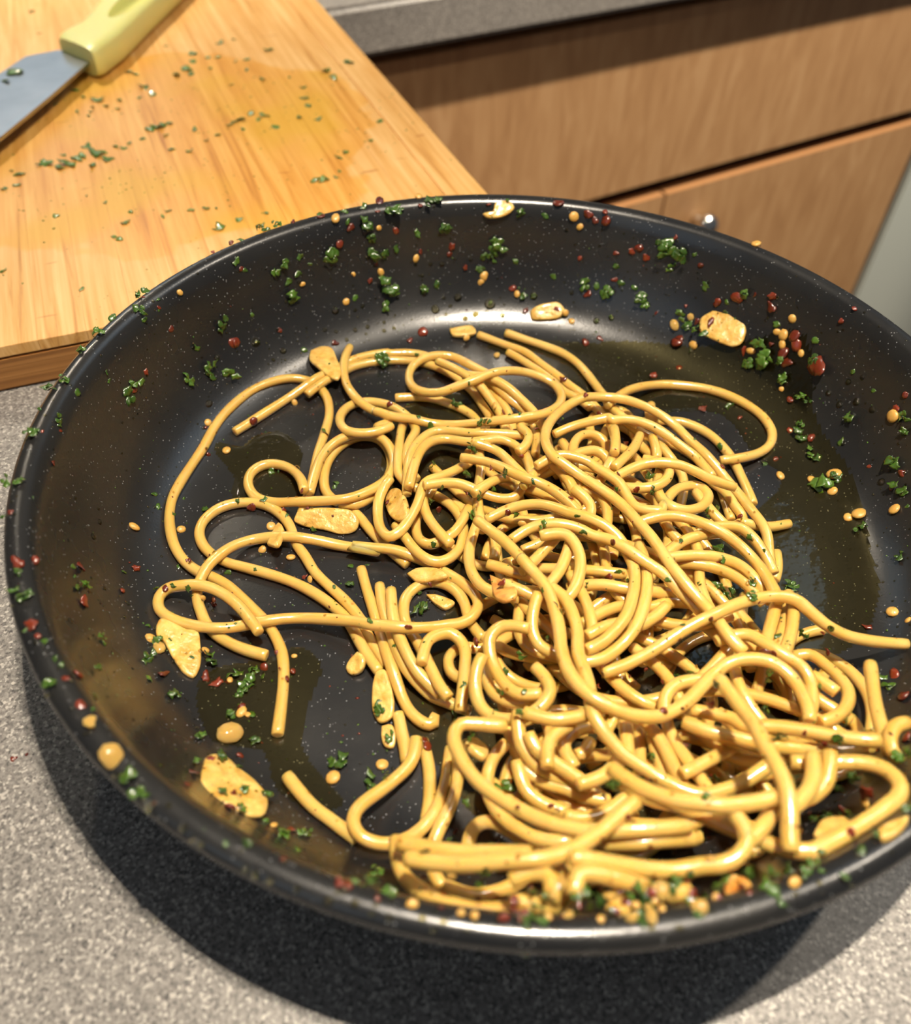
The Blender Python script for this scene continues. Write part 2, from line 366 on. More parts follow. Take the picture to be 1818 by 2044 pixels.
# round the front end, press in the finger groove
ctr = [np.mean(r_, axis=0) for r_ in dense]
for i, sc in ((0, 0.86), (1, 0.96)):
    for q in range(ns): V[i * ns + q] = ctr[i] + (V[i * ns + q] - ctr[i]) * sc
F = [(i * ns + q, i * ns + (q + 1) % ns, (i + 1) * ns + (q + 1) % ns, (i + 1) * ns + q) for i in range(len(dense) - 1) for q in range(ns)]
F += [tuple(range(ns))[::-1], tuple((len(dense) - 1) * ns + q for q in range(ns))]
h = kw(mesh_obj('handle', V, F, HERBK)); h['label'] = 'pale yellow-green plastic handle'
hb = bmesh.new(); hb.from_mesh(h.data); bmesh.ops.recalc_face_normals(hb, faces=hb.faces); hb.to_mesh(h.data); hb.free()
# the recessed thumb groove on the handle's upper side, a shallow darker sided hollow made by a real cut
GA, GB = at_z(226, 30, zc + 0.0085), at_z(300, -30, zc + 0.0085)
cut = []
bm = bmesh.new(); bmesh.ops.create_uvsphere(bm, u_segments=28, v_segments=16, radius=1.0)
gd = Vector(GB - GA); gl = gd.length
bm.transform(Matrix.Translation(Vector((GA + GB) / 2)) @ gd.to_track_quat('X', 'Z').to_matrix().to_4x4() @ Matrix.Diagonal((gl / 2 + 0.004, 0.0072, 0.0075, 1)))
cutter = bm_obj('cutter_tmp', bm, HERBK)
bpy.context.view_layer.update()
md = h.modifiers.new('groove', 'BOOLEAN'); md.operation = 'DIFFERENCE'; md.object = cutter; md.solver = 'EXACT'
dg = bpy.context.evaluated_depsgraph_get(); me = bpy.data.meshes.new_from_object(h.evaluated_get(dg)); h.modifiers.clear(); h.data = me
bpy.data.objects.remove(cutter)
for p in h.data.polygons: p.use_smooth = True
try: h.data.set_sharp_from_angle(angle=math.radians(35))
except Exception: pass

# ------------------------------------------------------------------ frying pan
R = 0.130; ZFL = 0.006
PROF = [(0.0, .006), (.090, .006), (.0935, .00618), (.097, .0067), (.1005, .0077), (.104, .0093), (.1075, .0117), (.1108, .0150), (.1138, .0193), (.1165, .0246), (.1188, .0306), (.1208, .0372), (.1225, .0438), (.1240, .0482), (.1252, .0494), (.1268, .0499), (.1284, .0497), (.1296, .0489), (.1301, .0475), (.1295, .0452), (.1270, .0385), (.1225, .0250), (.1170, .0125), (.1110, .0045), (.1050, .0012), (.0980, .0002), (0.0, .0002)]
NSEG = 200
V, F = [], []
for i, (r_, z_) in enumerate(PROF):
    if r_ == 0: V.append((0, 0, z_)); continue
    for q in range(NSEG):
        t = 2 * math.pi * q / NSEG; V.append((r_ * math.cos(t), r_ * math.sin(t), z_))
def idx(i, q): return 1 + (i - 1) * NSEG + q % NSEG
for q in range(NSEG): F.append((0, idx(1, q), idx(1, q + 1)))
last = len(PROF) - 1
for i in range(1, last - 1):
    for q in range(NSEG): F.append((idx(i, q), idx(i + 1, q), idx(i + 1, q + 1), idx(i, q + 1)))
e = len(V) - 1
for q in range(NSEG): F.append((idx(last - 1, q), e, idx(last - 1, q + 1)))
pan = empty('frying_pan', (0, 0, 0)); tag(pan, 'large round black nonstick frying pan holding the spaghetti', 'frying pan')
mesh_obj('pan_body', V, F, PAN, pan)
# handle goes off to the right, outside the photograph
HD = mat_plain('black_bakelite', (0.015, 0.015, 0.016), 0.4)
bm = bmesh.new(); bmesh.ops.create_cube(bm, size=1)
for v in bm.verts: v.co = Vector((0.128 + (v.co.x + .5) * 0.19, v.co.y * 0.024, 0.036 + (v.co.x + .5) * 0.03 + v.co.z * 0.016))
bmesh.ops.bevel(bm, geom=list(bm.edges), offset=0.006, segments=3, affect='EDGES')
ho = bm_obj('handle', bm, HD, pan, smooth=True); ho.rotation_euler = (0, 0, math.radians(12))
ho['label'] = 'black handle'
PR = np.array([p[0] for p in PROF[:17]]); PZ = np.array([p[1] for p in PROF[:17]])
def pan_z(x, y): return np.interp(np.hypot(x, y), PR, PZ)

# ------------------------------------------------------------------ height field of everything in the pan
GS = 0.0005; GH = 0.14; GN = int(2 * GH / GS) + 1
ax_ = np.linspace(-GH, GH, GN); GX, GY = np.meshgrid(ax_, ax_, indexing='ij')
HF = pan_z(GX, GY).astype(float)
def hf(x, y, G=None):
    G = HF if G is None else G
    i = min(max(int(round((x + GH) / GS)), 0), GN - 1); j = min(max(int(round((y + GH) / GS)), 0), GN - 1); return G[i, j]
def stamp(G, x, y, zt, rad, k):
    i = int(round((x + GH) / GS)); j = int(round((y + GH) / GS)); i0, i1, j0, j1 = max(i - k, 0), min(i + k + 1, GN), max(j - k, 0), min(j + k + 1, GN)
    if i0 >= i1 or j0 >= j1: return
    dx = ax_[i0:i1, None] - x; dy = ax_[None, j0:j1] - y; d2 = dx * dx + dy * dy
    top = np.where(d2 < rad * rad, zt - rad + np.sqrt(np.maximum(rad * rad - d2, 0)), -1)
    np.maximum(G[i0:i1, j0:j1], top, out=G[i0:i1, j0:j1])
def support(G, x, y, rad):
    i = int(round((x + GH) / GS)); j = int(round((y + GH) / GS)); k = 3
    i0, i1, j0, j1 = max(i - k, 0), min(i + k + 1, GN), max(j - k, 0), min(j + k + 1, GN)
    if i0 >= i1 or j0 >= j1: return 0.05
    dx = ax_[i0:i1, None] - x; dy = ax_[None, j0:j1] - y; d2 = dx * dx + dy * dy
    return float(np.max(np.where(d2 < rad * rad, G[i0:i1, j0:j1] - (rad - np.sqrt(np.maximum(rad * rad - d2, 0))), -1)))
def hit(px, py):
    """first point where the line of sight meets the food or the pan"""
    r = ray(px, py); z0 = 0.060; t = (z0 - CAM[2]) / r[2]; p = CAM + r * t; st = r * 0.0004
    for _ in range(700):
        if abs(p[0]) < GH and abs(p[1]) < GH and math.hypot(p[0], p[1]) < R and p[2] <= hf(p[0], p[1]): return p
        if p[2] < 0: break
        p = p + st
    q = at_z(px, py, 0.0485); r_ = math.hypot(q[0], q[1])
    if r_ < 0.1345:
        if r_ > 0.1288: q[:2] *= 0.1288 / r_; q[2] = hf(q[0], q[1])
        return q
    return at_z(px, py, 0.0)
def normal_at(x, y, e=0.0012):
    n = Vector((hf(x - e, y) - hf(x + e, y), hf(x, y - e) - hf(x, y + e), 2 * e)); 
    if n.length == 0: return Vector((0, 0, 1))
    return n.normalized()
TILE = {'A': (290, 660, .275), 'B': (290, 1040, .275), 'C': (740, 640, .275), 'D': (1160, 720, .275), 'E': (680, 1040, .275), 'F': (1080, 1040, .275),
        'G': (1318, 1160, .2936), 'H': (560, 1380, .275), 'I': (960, 1380, .275), 'K': (400, 380, .33), 'L': (900, 360, .33), 'M': (1300, 500, .285),
        'N': (0, 450, .33), 'O': (0, 900, .33), 'Q': (0, 1400, .385), 'R': (600, 1500, .385), 'T': (1200, 1500, .34), 'U': (0, 0, .385), 'V': (600, 0, .385),
        'Y': (1200, 0, .3424), 'Z': (1300, 1000, .285), 'X': (0, 0, 1.0)}
def px_list(s):
    out = []; cur = None
    for tok in s.replace('|', ' ').split():
        if tok in TILE: cur = TILE[tok]; continue
        v = [float(q) for q in tok.split(',')]
        out.append((cur[0] + v[0] * cur[2], cur[1] + v[1] * cur[2]) + tuple(v[2:]))
    return out
def spline(P, step):
    P = np.array(P, float); n = len(P)
    if n == 2: P = np.vstack([P[0], P.mean(0), P[1]]); n = 3
    ext = np.vstack([2 * P[0] - P[1], P, 2 * P[-1] - P[-2]]); out = []
    for i in range(1, n):
        a, b, c, d = ext[i - 1], ext[i], ext[i + 1], ext[i + 2]
        t0 = 0; t1 = t0 + np.linalg.norm(b - a) ** .5 + 1e-6; t2 = t1 + np.linalg.norm(c - b) ** .5 + 1e-6; t3 = t2 + np.linalg.norm(d - c) ** .5 + 1e-6
        m = max(2, int(np.linalg.norm(c - b) / step))
        for t in np.linspace(t1, t2, m, endpoint=False):
            A1 = (t1 - t) / (t1 - t0) * a + (t - t0) / (t1 - t0) * b; A2 = (t2 - t) / (t2 - t1) * b + (t - t1) / (t2 - t1) * c; A3 = (t3 - t) / (t3 - t2) * c + (t - t2) / (t3 - t2) * d
            B1 = (t2 - t) / (t2 - t0) * A1 + (t - t0) / (t2 - t0) * A2; B2 = (t3 - t) / (t3 - t1) * A2 + (t - t1) / (t3 - t1) * A3
            out.append((t2 - t) / (t2 - t1) * B1 + (t - t1) / (t2 - t1) * B2)
    out.append(P[-1]); return np.array(out)
def gauss(a, s):
    k = int(3 * s) + 1; w_ = np.exp(-0.5 * (np.arange(-k, k + 1) / s) ** 2); w_ /= w_.sum()
    return np.convolve(np.pad(a, k, mode='edge'), w_, 'valid')
RS = 0.00158      # strand radius
def lay(points, rad=RS, smooth_xy=1.5):
    """settle a strand on whatever is already in the pan; returns 3-D centre line"""
    P = spline(points, 4.0); P[:, 0] = gauss(P[:, 0], smooth_xy); P[:, 1] = gauss(P[:, 1], smooth_xy)
    n = len(P); z = np.full(n, ZFL + rad)
    for it in range(4):
        W = np.array([at_z(P[i, 0], P[i, 1], z[i]) for i in range(n)])
        rr = np.hypot(W[:, 0], W[:, 1]); ov = rr > 0.1215
        W[ov, :2] *= (0.1215 / rr[ov])[:, None]
        G = HF.copy() if it == 3 else HF
        ds = np.r_[0, np.linalg.norm(np.diff(W, axis=0), axis=1)]; s = np.cumsum(ds)
        need = np.zeros(n); lag = 0
        for i in range(n):
            if it == 3:
                while s[lag] < s[i] - 0.010:
                    stamp(G, W[lag, 0], W[lag, 1], z[lag] + rad, rad, 4); lag += 1
            need[i] = support(G, W[i, 0], W[i, 1], rad) + rad * 0.92
        D = np.abs(s[:, None] - s[None, :])
        env = np.max(need[None, :] - 0.30 * np.maximum(D - 0.001, 0) - 8 * np.maximum(D - 0.001, 0) ** 2 * 0, axis=1)
        m = max(1.0, 0.0035 / max(np.mean(ds[1:]), 1e-5))
        zz = gauss(np.maximum(env, need), m); zz = np.maximum(zz, need - rad * 0.45); z = gauss(zz, max(1.0, m * 0.45))
    W = np.array([at_z(P[i, 0], P[i, 1], z[i]) for i in range(n)])
    rr = np.hypot(W[:, 0], W[:, 1]); ov = rr > 0.1215
    W[ov, :2] *= (0.1215 / rr[ov])[:, None]
    for i in range(n): stamp(HF, W[i, 0], W[i, 1], z[i] + rad, rad, 4)
    return W
def tube(W, rad, sides=10, wob=0.035):
    # even resample
    s = np.r_[0, np.cumsum(np.linalg.norm(np.diff(W, axis=0), axis=1))]; m = max(6, int(s[-1] / 0.00115)); t = np.linspace(0, s[-1], m)
    W = np.column_stack([np.interp(t, s, W[:, k]) for k in range(3)])
    T = np.gradient(W, axis=0); T /= np.linalg.norm(T, axis=1)[:, None] + 1e-12
    up = np.array([0, 0, 1.0]); V, F = [], []; nrm = np.cross(T[0], up); nrm /= np.linalg.norm(nrm) + 1e-9
    ph = random.random() * 9
    prof = [(0, -0.25, 0.55), (0, 0.0, 0.93)]
    stations = [(0, -0.00018, 0.60), (0, 0.0, 0.94)] + [(i, 0.0, 1.0) for i in range(1, m - 1)] + [(m - 1, 0.0, 0.94), (m - 1, 0.00018, 0.60)]
    for i, off, sc in stations:
        nrm = nrm - T[i] * (nrm @ T[i]); nrm /= np.linalg.norm(nrm) + 1e-9; b = np.cross(T[i], nrm)
        rr = rad * sc * (1 + wob * math.sin(i * 0.37 + ph) + wob * 0.6 * math.sin(i * 0.11 + 2 * ph)); c = W[i] + T[i] * off
        for q in range(sides):
            a = 2 * math.pi * q / sides; V.append(c + nrm * math.cos(a) * rr + b * math.sin(a) * rr)
    k = len(stations)
    for i in range(k - 1):
        for q in range(sides):
            a, b2 = i * sides + q, i * sides + (q + 1) % sides; F.append((a, b2, b2 + sides, a + sides))
    F.append(tuple(range(sides))[::-1]); F.append(tuple((k - 1) * sides + q for q in range(sides)))
    return V, F

import re
# ------------------------------------------------------------------ oil on the pan floor
def blob(name, pts, mat, z0, th, label, cat, group=None):
    """thin pool of oil: a height field over the pan floor that feathers out to nothing at a wavering edge"""
    W = np.array([at_z(a, b, z0) for a, b in spline(list(pts) + [pts[0]], 7.0)[:-1]])
    g = 0.0008; x0, x1, y0, y1 = W[:, 0].min() - .004, W[:, 0].max() + .004, W[:, 1].min() - .004, W[:, 1].max() + .004
    xs = np.arange(x0, x1, g); ys = np.arange(y0, y1, g); XX, YY = np.meshgrid(xs, ys, indexing='ij')
    inside = np.zeros(XX.shape, bool); n = len(W)
    for i in range(n):
        ax, ay, bx, by = W[i - 1, 0], W[i - 1, 1], W[i, 0], W[i, 1]
        c = ((ay > YY) != (by > YY)) & (XX < (bx - ax) * (YY - ay) / ((by - ay) if abs(by - ay) > 1e-12 else 1e-12) + ax); inside ^= c
    m = inside.astype(float) + 0.16 * np.sin(XX * 900 + 3 * np.sin(YY * 500)) * np.sin(YY * 800 + 2 * np.sin(XX * 600))
    k = np.exp(-0.5 * (np.arange(-5, 6) / 2.0) ** 2); k /= k.sum()
    for ax_i in (0, 1): m = np.apply_along_axis(lambda v: np.convolve(v, k, 'same'), ax_i, m)
    h = np.clip((m - 0.42) / 0.45, 0, 1); h = h * h * (3 - 2 * h)
    V, F, ix = [], [], {}
    keep = m > 0.38
    for i in range(len(xs) - 1):
        for j in range(len(ys) - 1):
            if keep[i, j] and keep[i + 1, j] and keep[i, j + 1] and keep[i + 1, j + 1]:
                f = []
                for q in ((i, j), (i + 1, j), (i + 1, j + 1), (i, j + 1)):
                    if q not in ix: ix[q] = len(V); V.append((xs[q[0]], ys[q[1]], float(pan_z(xs[q[0]], ys[q[1]])) + 0.00004 + th * h[q]))
                    f.append(ix[q])
                F.append(f)
    return tag(mesh_obj(name, V, F, mat), label, cat, group)
zo = ZFL + 0.00005
blob('oil_puddle', px_list('X 425,905 440,888 480,895 510,870 560,862 590,880 605,915 590,945 610,975 590,1005 560,1015 520,1005 495,985 480,1005 462,1000 470,960 455,935'), OIL, zo, .00035, 'olive oil puddle inside the large outer noodle loop at left', 'oil')
blob('oil_puddle', px_list('X 400,1360 440,1330 520,1320 600,1290 640,1330 620,1400 600,1480 650,1560 690,1600 640,1640 560,1590 520,1500 440,1500 400,1440'), OIL, zo, .00035, 'olive oil puddle around the lone noodle end at lower left', 'oil')
blob('oil_puddle', px_list('X 960,690 1040,680 1140,690 1260,700 1380,730 1480,760 1560,800 1620,900 1680,980 1720,1100 1740,1200 1710,1290 1590,1310 1540,1180 1500,1040 1560,960 1500,900 1440,830 1300,820 1180,800 1080,740'), OIL, zo, .00035, 'long olive oil puddle between the tangle and the far right pan wall', 'oil')
blob('oil_puddle', px_list('X 780,820 900,780 1100,840 1300,880 1420,960 1500,1080 1540,1240 1600,1380 1700,1500 1640,1600 1500,1660 1300,1690 1100,1690 960,1640 880,1540 800,1420 830,1300 900,1200 800,1100 760,960'), OIL, zo, .00035, 'olive oil pooled under the spaghetti tangle', 'oil')

# ------------------------------------------------------------------ spaghetti: "label | points", lowest first
UNDER = '''
X 860,930 950,1010 1060,1040 1180,1010 1260,940 1220,880
X 1120,880 1180,960 1290,1010 1390,1070 1450,1170 1430,1260
X 880,1080 960,1130 1090,1110 1200,1160 1290,1240 1280,1330
X 980,1290 1080,1240 1200,1250 1330,1300 1420,1390 1400,1480
X 1000,1460 1110,1420 1230,1440 1350,1500 1470,1560 1560,1570
X 1260,1100 1350,1130 1450,1200 1530,1290 1600,1390 1610,1480
X 1000,1380 1030,1500 1110,1590 1230,1640 1360,1640 1460,1590
X 1150,1240 1240,1180 1350,1180 1460,1230 1520,1330 1490,1430
X 1050,960 1140,930 1260,960 1330,1040 1320,1130 1250,1180
X 940,1220 1030,1180 1130,1200 1210,1280 1240,1390 1200,1480
X 1290,1420 1400,1380 1510,1390 1620,1430 1700,1480
X 1080,1700 1200,1650 1330,1660 1430,1620 1530,1560 1640,1540
X 1180,880 1250,900 1300,960 1330,1050 1400,1110 1490,1150
X 1380,1230 1450,1290 1480,1380 1540,1460 1640,1500
X 900,1000 980,1060 1000,1150 1060,1230 1160,1270 1260,1260
X 1100,1330 1180,1390 1290,1400 1390,1360 1460,1290
X 1170,1530 1260,1480 1370,1470 1470,1510 1540,1590
X 930,900 1000,960 1090,990 1170,1060 1200,1150
X 1040,1100 1120,1070 1220,1080 1310,1110 1400,1160 1470,1240 1500,1340
X 1090,1180 1150,1240 1200,1330 1280,1400 1380,1430
X 1260,1290 1330,1350 1380,1440 1460,1510 1570,1520
X 1060,1580 1130,1520 1230,1510 1330,1550 1420,1600
X 980,1560 1060,1630 1170,1670 1280,1680 1400,1670
X 1140,1010 1200,1080 1220,1170 1290,1230 1380,1250 1460,1230
X 1330,1010 1390,1090 1400,1180 1450,1260 1540,1310
X 1540,1290 1580,1360 1640,1400 1700,1440
X 1430,1420 1500,1470 1600,1490 1690,1520
X 1220,820 1290,870 1370,900 1430,960 1460,1040
X 1010,1120 1040,1200 1110,1270 1150,1360 1230,1420
X 1230,1560 1310,1600 1410,1600 1500,1550 1570,1540
'''
